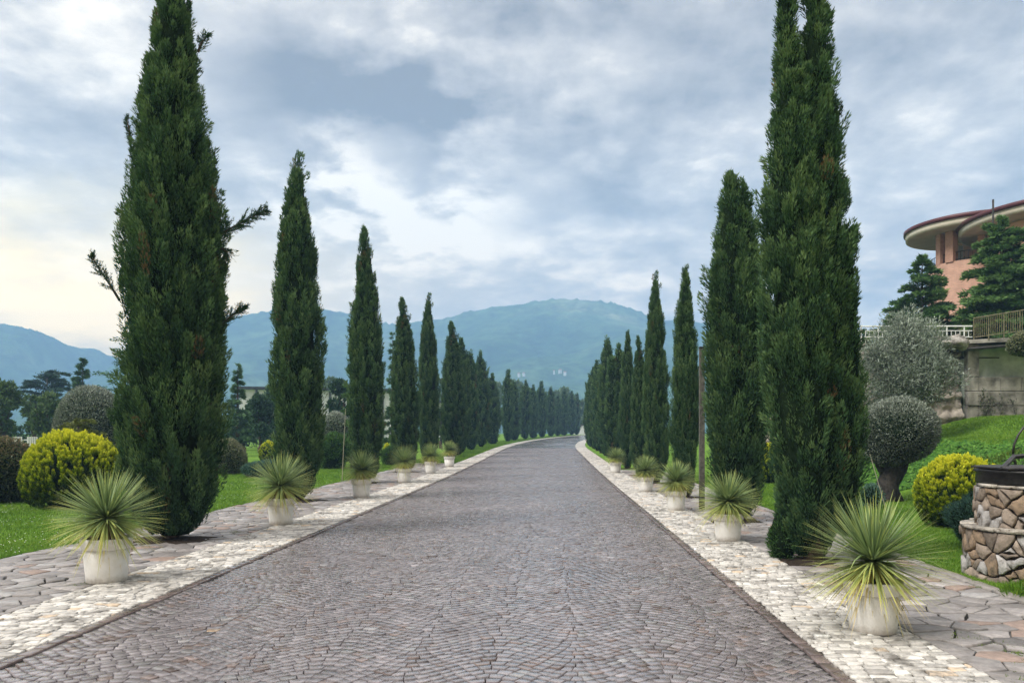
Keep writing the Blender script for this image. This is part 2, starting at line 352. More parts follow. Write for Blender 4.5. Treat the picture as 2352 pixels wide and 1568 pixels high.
# ------------------------------------------------------------------ cypress
PT = np.array([0, .03, .1, .25, .45, .65, .8, .92, 1.0])
PR = np.array([.38, .60, .84, 1.0, .97, .80, .56, .28, .03])
PRL = np.array([.30, .52, .80, .98, 1.0, .90, .64, .34, .02])
HT = np.array([0, .03, .075, .19, .33, .49, .64, .79, .87, .945, 1])
HR = np.array([.30, .55, .78, .97, 1.02, 1, .87, .67, .53, .36, .03])
HR[-4:] = [.63, .46, .27, .02]; HR[:4] = [.42, .68, .88, .99]; PRS = np.array([.30, .50, .74, .95, 1.0, .98, .86, .60, .44, .30, .02])
PT = HT; PR = np.array([.34, .58, .79, .97, 1.0, .95, .82, .60, .45, .26, .02]); PRL = np.array([.28, .50, .72, .95, 1.0, .99, .92, .70, .52, .30, .02]); PRH = HR
def cypress_crown(name, spires, seed, n_plumes, per, leaf_l, leaf_w, plume=(0.35, 0.8, 0.085), core=0.70, stray=0.06, prof=PR):
    """spires: (base xy, z0, apex xy, z1, radius). Upright feathery plumes set all over each spire round a twiggy core."""
    rng = np.random.default_rng(seed)
    areas = np.array([(s[3] - s[1]) * s[4] for s in spires]); areas = areas / areas.sum()
    VV, QQ, TT, MI, off = [], [], [], [], 0
    lump = smooth_field(rng, 7, 2.2)
    for s, fr in zip(spires, areas):
        (bx, by), z0, (ax, ay), z1, Rr = s
        n = int(n_plumes * fr)
        t = rng.uniform(0, 1, n * 3)
        keep = rng.uniform(0, 1, n * 3) < np.interp(t, PT, prof) * 0.9 + 0.12
        t = t[keep][:n]; n = len(t)
        th = rng.uniform(0, 2 * np.pi, n)
        ax_xy = np.stack([bx + (ax - bx) * t, by + (ay - by) * t], 1)
        rad = np.interp(t, PT, prof) * Rr
        outd = np.stack([np.cos(th), np.sin(th), np.zeros(n)], 1)
        z = z0 + t * (z1 - z0)
        pos0 = np.concatenate([ax_xy, z[:, None]], 1) + outd * rad[:, None]
        rad = rad * (1 + 0.13 * lump(pos0)) * rng.uniform(0.78, 1.06, n)
        Lp = rng.uniform(plume[0], plume[1], n) * np.clip(0.45 + rad / Rr * 0.6, 0.4, 1)
        tilt = rng.uniform(0.08, 0.34, n)
        is_stray = rng.uniform(size=n) < stray
        tilt = np.where(is_stray, rng.uniform(0.5, 0.95, n), tilt)
        A = unit(outd * tilt[:, None] + np.array([0, 0, 1.0]) + rng.normal(0, 0.07, (n, 3)))
        base = np.concatenate([ax_xy, (z - Lp * 0.45)[:, None]], 1) + outd * np.maximum(rad - 0.10 - tilt * Lp * 0.45, 0.01)[:, None]
        base[:, 2] = np.maximum(base[:, 2], z0)
        pl_t = rng.normal(0.46, 0.13, n)                       # each plume has its own age and tone
        wr = plume[2] * rng.uniform(0.65, 1.5, n)
        # leaves along the plumes
        sN = rng.beta(1.3, 1.25, (n, per))
        phi = rng.uniform(0, 2 * np.pi, (n, per))
        e1 = unit(np.cross(A, np.array([0.3, 0.9, 0.1]))); e2 = np.cross(A, e1)
        ww = wr[:, None] * np.sin(np.pi * np.clip(sN * 0.86 + 0.10, 0, 1)) * np.sqrt(rng.uniform(0.05, 1, (n, per)))
        O = e1[:, None] * np.cos(phi)[..., None] + e2[:, None] * np.sin(phi)[..., None]
        P = base[:, None] + A[:, None] * (sN * Lp[:, None])[..., None] + O * ww[..., None]
        D = unit(A[:, None] * 1.0 + O * rng.uniform(0.1, 0.6, (n, per))[..., None] + outd[:, None] * 0.15 + rng.normal(0, 0.16, (n, per, 3)))
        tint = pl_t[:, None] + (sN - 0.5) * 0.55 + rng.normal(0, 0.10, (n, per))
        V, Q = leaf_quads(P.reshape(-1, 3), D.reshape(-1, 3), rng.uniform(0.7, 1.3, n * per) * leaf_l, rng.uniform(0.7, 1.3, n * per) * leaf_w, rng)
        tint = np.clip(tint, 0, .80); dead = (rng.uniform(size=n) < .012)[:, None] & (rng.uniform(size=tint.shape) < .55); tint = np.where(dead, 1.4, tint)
        T = np.repeat(tint.ravel(), 4)
        VV.append(V); QQ.append(Q + off); TT.append(T); MI.append(np.zeros(len(Q), int)); off += len(V)
        # the dense inner twigs
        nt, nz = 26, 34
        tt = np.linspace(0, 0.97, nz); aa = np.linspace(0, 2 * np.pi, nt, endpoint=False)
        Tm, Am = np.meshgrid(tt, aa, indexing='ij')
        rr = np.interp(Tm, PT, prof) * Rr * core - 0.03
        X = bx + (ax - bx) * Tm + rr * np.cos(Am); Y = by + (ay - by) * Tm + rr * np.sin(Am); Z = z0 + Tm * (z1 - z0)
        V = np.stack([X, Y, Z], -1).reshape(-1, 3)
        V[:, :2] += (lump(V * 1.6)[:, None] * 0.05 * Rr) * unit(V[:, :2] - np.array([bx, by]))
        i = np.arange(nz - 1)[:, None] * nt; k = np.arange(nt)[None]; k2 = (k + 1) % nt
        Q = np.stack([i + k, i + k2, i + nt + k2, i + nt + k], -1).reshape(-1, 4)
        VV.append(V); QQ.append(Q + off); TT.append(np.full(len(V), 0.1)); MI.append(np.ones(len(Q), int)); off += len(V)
    return mesh_np(name, np.concatenate(VV), np.concatenate(QQ), mats=(M['cypress'], M['twig']), tint=np.concatenate(TT), midx_q=np.concatenate(MI))
def trunk_mesh(h, r, seed=0, lean=0.0, m='bark'):
    rr = random.Random(seed); mb = MB()
    pts = [(rr.uniform(-.04, .04) * r * 4 * k / 6 + lean * k / 6, rr.uniform(-.04, .04) * r * 4 * k / 6, h * k / 6 - (0.08 if k == 0 else 0)) for k in range(7)]
    mb.tube(pts, [r * 1.25] + [r * (1 - 0.75 * k / 6) for k in range(1, 7)], 10)
    return mb.mesh('trunk', M[m], True)
def spray_branch(name, pts, seed, parent, n=900, leaf=(0.06, 0.010), wid=0.12):
    """one feathery branch that has grown out of the crown: a bough with side twigs of scale leaves"""
    rng = np.random.default_rng(seed)
    pts = np.array([list(p) for p in pts]); seg = len(pts) - 1
    tot = np.linalg.norm(np.diff(pts, axis=0), axis=1).sum()
    def on(s):
        f = s * seg; i = np.minimum(f.astype(int), seg - 1); w = (f - i)[:, None]
        return pts[i] * (1 - w) + pts[i + 1] * w, unit(pts[i + 1] - pts[i])
    m = int(tot * 70) + 10; s = np.sort(rng.uniform(0.02, 1, m)); C, D = on(s)
    O = unit(rng.normal(size=(m, 3)) * np.array([1, .6, 1.0]) + np.array([0, 0, -.35])); O = unit(O - D * (O * D).sum(1, keepdims=True))
    TD = unit(D * 1.0 + O * rng.uniform(.35, .85, (m, 1))); TL = wid * rng.uniform(.7, 2.0, m) * (1.1 - .75 * s)
    per = max(12, n // m); q = rng.uniform(0, 1, (m, per))
    P = C[:, None] + TD[:, None] * (q * TL[:, None])[..., None] + rng.normal(0, .006, (m, per, 3))
    DD = unit(TD[:, None] + rng.normal(0, .35, (m, per, 3)))
    V, Q = leaf_quads(P.reshape(-1, 3), DD.reshape(-1, 3), rng.uniform(.5, 1.2, m * per) * leaf[0], rng.uniform(.6, 1.2, m * per) * leaf[1], rng)
    o = link(name, mesh_np(name, V, Q, mats=(M['cypress'],), tint=np.repeat(np.clip(rng.normal(.3, .13, m * per), 0, 1), 4)), parent)
    mb = MB(); mb.tube([tuple(p) for p in pts], [.022 - .016 * k / seg for k in range(seg + 1)], 6); mb.build('bough', M['bark'], o, True)
    return o

LEFT_ROW = [  # px, distance, top y in photo
    (392, 12.0, -75), (685, 18.9, 358), (842, 25.7, 520), (930, 32.4, 684), (985, 38.9, 677), (1042, 47.0, 738), (1060, 53.5, 775),
    (1083, 59.5, 806), (1106, 67.0, 806), (1131, 77.5, 858), (1166, 90.0, 848), (1181, 96.5, 872), (1206, 104.5, 873), (1225, 112, 884),
    (1244, 120, 875), (1266, 129, 888), (1281, 135.5, 905), (1296, 141.5, 893), (1312, 149, 897), (1324, 154, 902)]
RIGHT_ROW = [(1868, 10.0, -50), (1690, 14.5, 402), (1573, 20.0, 612), (1507, 25.4, 627), (1470, 29.8, 772), (1441, 35.0, 760), (1418, 40.5, 790),
    (1402, 45.7, 788), (1391, 50.0, 774), (1381, 54.5, 818), (1372, 59.5, 828), (1364, 65.0, 842), (1357, 70.5, 853), (1357, 76.5, 862), (1360, 82.5, 868)]
NTH = ['first', 'second', 'third', 'fourth', 'fifth', 'sixth', 'seventh', 'eighth', 'ninth', 'tenth', 'eleventh', 'twelfth', 'thirteenth',
       'fourteenth', 'fifteenth', 'sixteenth', 'seventeenth', 'eighteenth', 'nineteenth', 'twentieth']
CYL = {
 ('L', 0): 'tallest broad dark cypress left of the drive with feathery branches sticking out of both sides',
 ('L', 1): 'tall pointed cypress left of the drive behind the second potted yucca on that side',
 ('L', 2): 'slim spiky cypress left of the drive beside a pale stake, behind the third potted yucca',
 ('L', 3): 'cypress with ragged double tip left of the drive behind the fourth potted yucca',
 ('L', 4): 'smooth narrow cypress left of the drive just beyond the ragged double-tipped one',
 ('L', 19): 'small last cypress of the left row, beside the pale wall at the drive end',
 ('R', 0): 'very tall twin-tipped cypress right of the drive behind the largest potted yucca',
 ('R', 1): 'broad blunt-topped cypress right of the drive just beyond the tall twin-tipped one',
 ('R', 2): 'pointed cypress right of the drive with the wooden post at its side',
 ('R', 3): 'tall slender pointed cypress right of the drive, fourth from the camera',
}
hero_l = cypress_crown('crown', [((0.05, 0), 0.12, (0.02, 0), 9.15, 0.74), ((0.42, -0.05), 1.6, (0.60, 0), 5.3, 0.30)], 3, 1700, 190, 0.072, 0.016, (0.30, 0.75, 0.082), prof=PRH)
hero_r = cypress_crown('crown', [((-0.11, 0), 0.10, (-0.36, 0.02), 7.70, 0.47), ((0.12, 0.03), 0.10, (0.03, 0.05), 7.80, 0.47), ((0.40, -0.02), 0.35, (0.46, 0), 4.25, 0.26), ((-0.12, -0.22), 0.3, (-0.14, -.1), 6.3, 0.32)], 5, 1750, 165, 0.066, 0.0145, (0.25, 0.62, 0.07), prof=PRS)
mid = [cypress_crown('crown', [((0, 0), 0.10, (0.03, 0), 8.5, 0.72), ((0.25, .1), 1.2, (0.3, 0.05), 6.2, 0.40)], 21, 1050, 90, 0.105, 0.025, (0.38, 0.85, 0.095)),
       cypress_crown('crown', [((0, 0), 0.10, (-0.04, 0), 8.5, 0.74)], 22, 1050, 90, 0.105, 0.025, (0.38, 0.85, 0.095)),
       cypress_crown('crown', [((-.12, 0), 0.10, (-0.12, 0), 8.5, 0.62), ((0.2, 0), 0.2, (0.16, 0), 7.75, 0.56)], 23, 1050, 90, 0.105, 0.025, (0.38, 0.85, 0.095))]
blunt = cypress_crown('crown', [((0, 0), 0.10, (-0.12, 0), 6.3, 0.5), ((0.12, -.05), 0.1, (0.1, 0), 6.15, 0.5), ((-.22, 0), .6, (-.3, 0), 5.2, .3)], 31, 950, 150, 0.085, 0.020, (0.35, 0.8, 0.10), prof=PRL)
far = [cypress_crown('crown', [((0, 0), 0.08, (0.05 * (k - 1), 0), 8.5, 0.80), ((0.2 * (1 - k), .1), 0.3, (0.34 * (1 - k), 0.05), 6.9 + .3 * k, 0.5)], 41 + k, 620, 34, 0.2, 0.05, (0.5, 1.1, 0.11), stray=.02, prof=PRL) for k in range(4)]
trunk_c = trunk_mesh(6.0, 0.11, 4)
for side, row in (('L', LEFT_ROW), ('R', RIGHT_ROW)):
    for i, (px, Y, ty) in enumerate(row):
        p = on_ground(px, Y)
        top = CAMZ + (HY - ty) / F * Y - p.z
        lab = CYL.get((side, i)) or '%s cypress from the camera in the row %s of the drive' % (NTH[i], 'left' if side == 'L' else 'right')
        t = thing('cypress_tree', lab, 'cypress', p, 0, 'cypresses lining the left edge of the drive' if side == 'L' else 'cypresses lining the right edge of the drive')
        rz = 0.0
        if (side, i) == ('L', 0): me, sc = hero_l, (1, 1, 1)
        elif (side, i) == ('R', 0): me, sc = hero_r, (1, 1, 1)
        elif (side, i) == ('R', 1): me, sc = blunt, (1, 1, top / 6.35)
        elif i < 6:
            me = mid[(i + (0 if side == 'L' else 1)) % 3]
            if (side, i) == ('L', 3): me = mid[2]
            wpx = {('L', 1): 62, ('L', 2): 46, ('L', 3): 36, ('L', 4): 26, ('L', 5): 32, ('R', 2): 37, ('R', 3): 31, ('R', 4): 24, ('R', 5): 22}[(side, i)]
            k = wpx / F * Y / 0.80
            sc = (k, k, top / 8.6); rz = random.uniform(-.6, .6)
        else:
            me = far[(i * 3 + (side == 'R')) % 4]
            k = random.uniform(0.88, 1.05) * (1.0 if side == 'L' else 0.8)
            if side == 'L' and i > 10: k *= 1.12
            sc = (k * random.uniform(.9, 1.1), k, top / 8.6); rz = random.uniform(0, 6.28); t.rotation_euler = (random.uniform(-.02, .02), random.uniform(-.022, .022), 0)
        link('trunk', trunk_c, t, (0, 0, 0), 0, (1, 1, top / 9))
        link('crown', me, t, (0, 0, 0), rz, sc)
        if (side, i) == ('L', 0):
            def loc(x, y, dy=0.0): return at(x, y, Y + dy) - p
            spray_branch('branch', [loc(485, 560), loc(520, 530), loc(560, 508), loc(612, 483)], 1, t, 3800, (0.05, 0.009), 0.20)
            spray_branch('branch', [loc(490, 575), loc(510, 570), loc(522, 580), loc(515, 625)], 2, t, 1100, (0.05, 0.009), 0.16)
            spray_branch('branch', [loc(490, 770), loc(515, 740), loc(540, 718), loc(562, 703)], 3, t, 2200, (0.05, 0.009), 0.16)
            spray_branch('branch', [loc(275, 690), loc(250, 650), loc(228, 618), loc(211, 588)], 4, t, 1800, (0.05, 0.009), 0.15)
            spray_branch('branch', [loc(300, 330), loc(297, 300), loc(290, 270)], 5, t, 260, (0.07, 0.011), 0.06)
            spray_branch('branch', [loc(455, 120), loc(462, 100), loc(476, 82)], 6, t, 420, (0.08, 0.011), 0.12)

# ------------------------------------------------------------------ potted yuccas
def yucca_leaves(seed, Rr, n=460, zc=0.0, dry=False):
    rng = np.random.default_rng(seed)
    if dry:
        el = rng.uniform(-1.15, -0.45, n); tone = rng.normal(0.92, 0.08, n)
    else:
        el = np.arcsin(np.clip(rng.uniform(-0.50, 1.0, n), -1, 1)); tone = None
    az = rng.uniform(0, 2 * np.pi, n)
    D = np.stack([np.cos(az) * np.cos(el), np.sin(az) * np.cos(el), np.sin(el)], 1)
    L = Rr * rng.uniform(0.84, 1.05, n) * (0.93 + 0.07 * np.cos(el))
    if dry: L = Rr * rng.uniform(0.6, 0.95, n)
    age = np.clip((0.75 - np.sin(el)) / 1.5, 0, 1)
    droop = (0.02 + 0.16 * age ** 1.5 * rng.uniform(0.3, 1.3, n)) * L
    droop = np.where(rng.uniform(size=n) < .07, L * rng.uniform(.25, .6, n), droop)      # some bent leaves
    W = rng.uniform(0.011, 0.018, n)
    side = unit(np.cross(D, np.array([0, 0, 1.0]) + rng.normal(0, .15, (n, 3))))
    K = 5
    s = np.linspace(0.02, 1, K)
    wp = np.array([0.8, 1.0, 0.85, 0.55, 0.06])
    C = D[:, None] * (s[None, :, None] * L[:, None, None]); C[..., 2] -= droop[:, None] * s[None] ** 2.2
    C[..., 2] += zc
    Va = C + side[:, None] * (W[:, None] * wp)[..., None] * .5; Vb = C - side[:, None] * (W[:, None] * wp)[..., None] * .5
    V = np.stack([Va, Vb], 2).reshape(-1, 3)
    b = (np.arange(n) * K * 2)[:, None] + (np.arange(K - 1) * 2)[None]
    Q = np.stack([b, b + 1, b + 3, b + 2], -1).reshape(-1, 4)
    if tone is None: tone = 0.22 + 0.42 * age ** 1.3 + rng.normal(0, 0.09, n)
    tv = tone[:, None] + np.array([-.16, -.02, 0.02, 0.08, 0.30])[None] * (1 if not dry else .3)
    T = np.repeat(np.clip(tv, 0, 1).reshape(-1), 2)
    return mesh_np('dry_leaves' if dry else 'leaves', V, Q, mats=(M['yucca'],), tint=T)
def potted_yucca(px, by, d, h, rr, zc, seed, label, group, lean=(0, 0)):
    Yf = F * CAMZ / (by - HY) if by < 1600 else 6
    Y = Yf
    for _ in range(6):                                   # the drive climbs: settle where the pot's foot stands
        x = (px - CX) / F * Y
        Y = (CAMZ - float(ground_z(x, Y)) - 0.02) * F / (by - HY)
    Y += d * 0.39
    x = (px - CX) / F * Y
    z = float(rise(Y)) + 0.018
    t = thing('potted_yucca', label, 'potted plant', (x, Y, z), random.uniform(0, 6.28), group)
    r = d / 2
    pot = MB().lathe([(r * .10, .0), (r * .74, .0), (r * .775, .012), (r * .90, h * .76), (r * .86, h * .765), (r * .84, h * .9), (0.001, h * .9)], 40).build('pot', M['pot'], t, True)
    MB().lathe([(r * .89, h * .755), (r * .955, h * .76), (r * .97, h * .775), (r, h * .975), (r * .985, h), (r * .90, h), (r * .885, h * .985), (r * .87, h * .86)], 40).build('rim', M['pot'], pot, True)
    MB().lathe([(0.001, h * .93), (r * .5, h * .925), (r * .875, h * .905)], 24).build('soil', M['soil'], t, True)
    mb = MB(); mb.tube([(0, 0, h * .88), (lean[0] * .5, lean[1] * .5, (h + zc) / 2), (lean[0], lean[1], zc - 0.01)], [0.05, .045, .05], 10); mb.build('stem', M['bark'], t, True)
    zc_v = Vector((0, 0, zc)); rl_ = random.Random(seed); rr *= rl_.uniform(.95, 1.05)
    a = link('leaves', yucca_leaves(seed, rr * 1.12, 740, 0), t, (lean[0], lean[1], zc)); a.rotation_euler = (rl_.uniform(-.16, .16), rl_.uniform(-.16, .16), 0)
    b = link('dry_leaves', yucca_leaves(seed + 50, rr, 120, zc, True), t, (lean[0], lean[1], 0))
GL, GR = 'potted yuccas along the left edge of the drive', 'potted yuccas along the right edge of the drive'
for a in [
    (245, 1346, .53, .487, .60, .70, 1, 'large potted yucca with straw-dry lower leaves in front of the left golden dome shrub', GL),
    (645, 1208, .52, .475, .60, .69, 2, 'pale green potted yucca before the second left cypress, low blue juniper behind it', GL),
    (830, 1145, .52, .475, .57, .71, 3, 'yellowish potted yucca in front of the slim third cypress left of the drive', GL),
    (928, 1110, .51, .475, .60, .71, 4, 'fourth potted yucca along the left edge, its dry leaves hanging over the pot', GL),
    (989, 1088, .50, .475, .55, .71, 5, 'small yellowish potted yucca between the fourth and last pots on the left', GL),
    (1032, 1073, .53, .49, .46, .80, 6, 'last and smallest potted yucca left of the drive, its white pot fully bare', GL),
    (2005, 1466, .465, .425, .60, .575, 7, 'biggest green potted yucca at the right front corner, on pale setts', GR),
    (1672, 1247, .47, .42, .50, .60, 8, 'blue-green potted yucca right of the drive in front of the blunt-topped cypress', GR),
    (1553, 1175, .45, .42, .48, .63, 9, 'yellow-green potted yucca in the middle of the right-hand pots', GR),
    (1483, 1131, .48, .42, .47, .60, 10, 'second farthest potted yucca on the right, pot clear of leaves', GR),
    (1414, 1087, .50, .44, .47, .62, 11, 'farthest small potted yucca right of the drive, at the foot of the tree row', GR)]:
    potted_yucca(*a)

# ------------------------------------------------------------------ the ground
def axis(lo, hi, near, step):
    a = list(np.arange(-near if lo < 0 else 0, near + 1e-6, step)); s = step; x = near
    while x < hi: s *= 1.35; x += s; a.append(min(x, hi))
    if lo < 0:
        s = step; x = -near
        while x > lo: s *= 1.35; x -= s; a.insert(0, max(x, lo))
    return np.array(sorted(set(a)))
gx = axis(-2000, 2000, 34, 0.5)
gy = np.concatenate([np.arange(-50, 0, 5), axis(0, 2200, 180, 1.0)])
GX, GY = np.meshgrid(gx, gy, indexing='ij')
GZ = ground_z(GX, GY)
V = np.stack([GX, GY, GZ], -1).reshape(-1, 3)
ny = len(gy); i = np.arange(len(gx) - 1)[:, None] * ny; k = np.arange(ny - 1)[None]
Q = np.stack([i + k, i + ny + k, i + ny + k + 1, i + k + 1], -1).reshape(-1, 4)
structure(link('ground', mesh_np('ground', V, Q, mats=(M['lawn'],), smooth=True)))

def to_world(u, v, h):
    return np.stack([bend(v) + u, v, rise(v) + h], -1)
def strip(u0, u1, v0, v1, h, n):
    v = np.linspace(v0, v1, n)
    u0 = np.full(n, u0) if np.isscalar(u0) else u0(v); u1 = np.full(n, u1) if np.isscalar(u1) else u1(v)
    V = np.concatenate([to_world(u0, v, h), to_world(u1, v, h)])
    k = np.arange(n - 1)
    return V, np.stack([k, k + n, k + n + 1, k + 1], -1)
def setts(C, h, inset, rng, tilt=0.004):
    """C: (N,4,2) corners in drive coordinates, counter-clockwise; raised stones with worn edges"""
    N = len(C)
    mid_ = C.mean(1, keepdims=True)
    d = C - mid_; ln = np.linalg.norm(d, axis=2, keepdims=True)
    T = mid_ + d * np.maximum(1 - inset * 1.4 / np.maximum(ln, 1e-4), 0.3)
    hb = np.full((N, 4), -0.004)
    ht = h[:, None] + rng.normal(0, tilt, (N, 4))
    hm = ht - inset * .6
    Vb = to_world(C[..., 0], C[..., 1], hb); Vm = to_world(C[..., 0], C[..., 1], hm); Vt = to_world(T[..., 0], T[..., 1], ht)
    V = np.concatenate([Vb, Vm, Vt], 1).reshape(-1, 3)
    o = (np.arange(N) * 12)[:, None]
    Q = [o + np.array([[8, 9, 10, 11]])]
    for a in range(4):
        b = (a + 1) % 4
        Q.append(o + np.array([[a, b, b + 4, a + 4]])); Q.append(o + np.array([[a + 4, b + 4, b + 8, a + 8]]))
    return V, np.concatenate(Q)

# road: wavy courses of small porphyry setts
rng = np.random.default_rng(5)
PER, AMP, PITCH = 1.2, 0.18, 0.100
UL, UR = -3.95, 2.0
rows = []
wave = lambda u: AMP * np.cos(2 * np.pi * (u + 0.42) / PER)
for r_ in range(int((3.4) / PITCH), int(66 / PITCH)):
    w0 = r_ * PITCH
    u = UL + 0.11 + rng.uniform(0, 0.05); us = [u]
    while u < UR - 0.13:
        sl = AMP * 2 * np.pi / PER * math.sin(2 * math.pi * (u + .42) / PER)
        u += rng.uniform(0.082, 0.110) / math.sqrt(1 + sl * sl); us.append(min(u, UR - 0.11))
    us = np.array(us); a, b = us[:-1], us[1:]
    g = 0.0075
    def side(uu, sgn):
        ph = np.arctan(AMP * 2 * np.pi / PER * np.sin(2 * np.pi * (uu + .42) / PER) * -1.0)
        ub = uu + sgn * .0030; vb = w0 + wave(ub) + g
        hgt = (PITCH - 2 * g) * np.cos(ph)
        ut = ub - hgt * np.sin(ph); vt = vb + hgt * np.cos(ph)
        return np.stack([ub, vb], -1), np.stack([ut, vt], -1)
    b0, t0 = side(a, 1); b1, t1 = side(b, -1)
    C = np.stack([b0, b1, t1, t0], 1)
    C = C[(C[..., 0].min(1) > UL + .09) & (C[..., 0].max(1) < UR - .09) & (b - a > .03)]
    rows.append(C)
# straight border course on either edge
v = 3.2; bl = []
while v < 66:
    l = rng.uniform(.13, .2)
    for (a, b) in ((UL + .005, UL + .10), (UR - .10, UR - .005)):
        bl.append([[a, v + .005], [b, v + .005], [b, v + l - .005], [a, v + l - .005]])
    v += l
n_main = sum(len(c) for c in rows)
C = np.concatenate(rows + [np.array(bl)])
C = C + rng.normal(0, 0.0018, C.shape)
h = 0.022 + rng.normal(0, 0.0020, len(C))
V1, Q1 = setts(C, h, 0.0055, rng, 0.0014)
N = len(C)
base = np.array([0.186, 0.172, 0.178]) * rng.lognormal(0, 0.16, (N, 1))
k = rng.uniform(size=N)
base = np.where((k < .10)[:, None], np.array([0.155, 0.125, 0.116]) * rng.lognormal(0, .2, (N, 1)), base)
base = np.where((k > .955)[:, None], np.array([0.20, 0.195, 0.195]) * rng.lognormal(0, .15, (N, 1)), base)
base = np.where((k > .9999)[:, None], np.array([0.36, 0.27, 0.19]), base)
base[n_main:] = np.array([0.140, 0.112, 0.106]) * rng.lognormal(0, .22, (N - n_main, 1))
col1 = np.repeat(base, 12, 0)
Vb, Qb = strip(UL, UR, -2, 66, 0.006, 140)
Vf, Qf = strip(UL, UR, 66, 172, 0.020, 120)
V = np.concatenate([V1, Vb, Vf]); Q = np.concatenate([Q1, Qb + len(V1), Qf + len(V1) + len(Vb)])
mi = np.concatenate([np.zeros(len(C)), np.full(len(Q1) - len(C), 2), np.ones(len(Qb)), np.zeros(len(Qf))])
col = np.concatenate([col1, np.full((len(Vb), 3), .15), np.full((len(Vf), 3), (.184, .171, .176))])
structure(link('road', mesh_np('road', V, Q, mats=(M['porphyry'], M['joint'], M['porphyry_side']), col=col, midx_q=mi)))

# pale limestone courses either side
def pale_band(u0, u1, seed, name):
    rng = np.random.default_rng(seed); cs = []; v = 3.0
    while v < 66:
        p = rng.uniform(.075, .115); u = u0 - rng.uniform(0, .1)
        while u < u1:
            w = rng.uniform(.08, .19); a, b = max(u, u0), min(u + w, u1)
            if b - a > .03: cs.append([[a + .006, v + .010], [b - .006, v + .010], [b - .006, v + p - .010], [a + .006, v + p - .010]])
            u += w
        v += p
    C = np.array(cs); C += rng.normal(0, .0035, C.shape)
    C[..., 1] += 0.03 * np.sin(C[..., 0] * 5 + np.floor(C[..., 1]) * .7)
    V1, Q1 = setts(C, .024 + rng.normal(0, .003, len(C)), .006, rng, .002)
    N = len(C)
    c = np.array([.49, .47, .43]) * rng.lognormal(0, .16, (N, 1)); k = rng.uniform(size=N)
    c = np.where((k < .07)[:, None], np.array([.30, .285, .26]), c); c = np.where((k > .95)[:, None], np.array([.55, .44, .32]), c)
    c = np.minimum(c, .70)
    Vb, Qb = strip(u0, u1, -2, 66, .006, 140); Vf, Qf = strip(u0, u1, 66, 172, .02, 120)
    V = np.concatenate([V1, Vb, Vf]); Q = np.concatenate([Q1, Qb + len(V1), Qf + len(V1) + len(Vb)])
    col = np.concatenate([np.repeat(c, 12, 0), np.full((len(Vb), 3), .1), np.full((len(Vf), 3), (.43, .41, .36))])
    structure(link(name, mesh_np(name, V, Q, mats=(M['limestone'], M['dirt']), col=col, midx_q=np.concatenate([np.zeros(len(Q1)), np.ones(len(Qb)), np.zeros(len(Qf))]))))
pale_band(-4.95, -3.955, 61, 'pavement')
pale_band(2.005, 2.95, 62, 'pavement')

# crazy paving
def voronoi(pts, box):
    out = []
    for i, p in enumerate(pts):
        d = ((pts - p) ** 2).sum(1); nb = np.argsort(d)[1:18]
        poly = [(box[0], box[1]), (box[2], box[1]), (box[2], box[3]), (box[0], box[3])]
        for j in nb:
            q = pts[j]; mx, my = (p + q) / 2; nx, nyy = q - p
            new = []
            for a in range(len(poly)):
                A, B = poly[a], poly[(a + 1) % len(poly)]
                da = (A[0] - mx) * nx + (A[1] - my) * nyy; db = (B[0] - mx) * nx + (B[1] - my) * nyy
                if da <= 0: new.append(A)
                if da * db < 0:
                    t = da / (da - db); new.append((A[0] + (B[0] - A[0]) * t, A[1] + (B[1] - A[1]) * t))
            poly = new
            if len(poly) < 3: break
        if len(poly) >= 3: out.append(np.array(poly))
    return out
def jitter_pts(box, sx, sy, rng, j=0.42):
    xs = np.arange(box[0] + sx / 2, box[2], sx); ys = np.arange(box[1] + sy / 2, box[3], sy)
    X, Y = np.meshgrid(xs, ys); X = X + (np.arange(len(ys)) % 2)[:, None] * sx * .5
    P = np.stack([X.ravel(), Y.ravel()], 1); P += rng.uniform(-j, j, P.shape) * np.array([sx, sy])
    return P[(P[:, 0] > box[0]) & (P[:, 0] < box[2]) & (P[:, 1] > box[1]) & (P[:, 1] < box[3])]
def slabs(polys, gap, hfun, mapf, rng, bev=.008, depth=-.004, wob=0.0):
    """polygonal stones shrunk by the joint width, with worn edges"""
    V, P, own = [], [], []
    for n_, poly in enumerate(polys):
        c = poly.mean(0); d = poly - c; l = np.linalg.norm(d, axis=1, keepdims=True)
        if l.max() < gap * 1.5: continue
        if wob:                                     # uneven broken edges: add a point along each side
            q = []
            for a in range(len(poly)):
                A, B = poly[a], poly[(a + 1) % len(poly)]
                q.append(A)
                if np.linalg.norm(B - A) > .08: q.append(A * .5 + B * .5 + rng.normal(0, wob, 2))
            poly = np.array(q); c = poly.mean(0); d = poly - c; l = np.linalg.norm(d, axis=1, keepdims=True)
        lo = c + d * np.maximum(1 - gap / np.maximum(l, 1e-4), .3); hi = c + d * np.maximum(1 - (gap + bev) / np.maximum(l, 1e-4), .25)
        h = hfun(); m = len(poly); o = len(V)
        tl = rng.normal(0, .012, 2)
        for ring, hh in ((lo, depth), (lo, h - bev * .6), (hi, h)):
            for p in ring: V.append(mapf(p[0], p[1], hh + (float((p - c) @ tl) if hh > 0 else 0)))
        for rr in (0, 1):
            for a in range(m):
                b = (a + 1) % m; P.append([o + rr * m + a, o + rr * m + b, o + (rr + 1) * m + b, o + (rr + 1) * m + a])
        P.append([o + 2 * m + a for a in range(m)]); own += [n_] * (3 * m)
    return np.array(V), P, np.array(own)
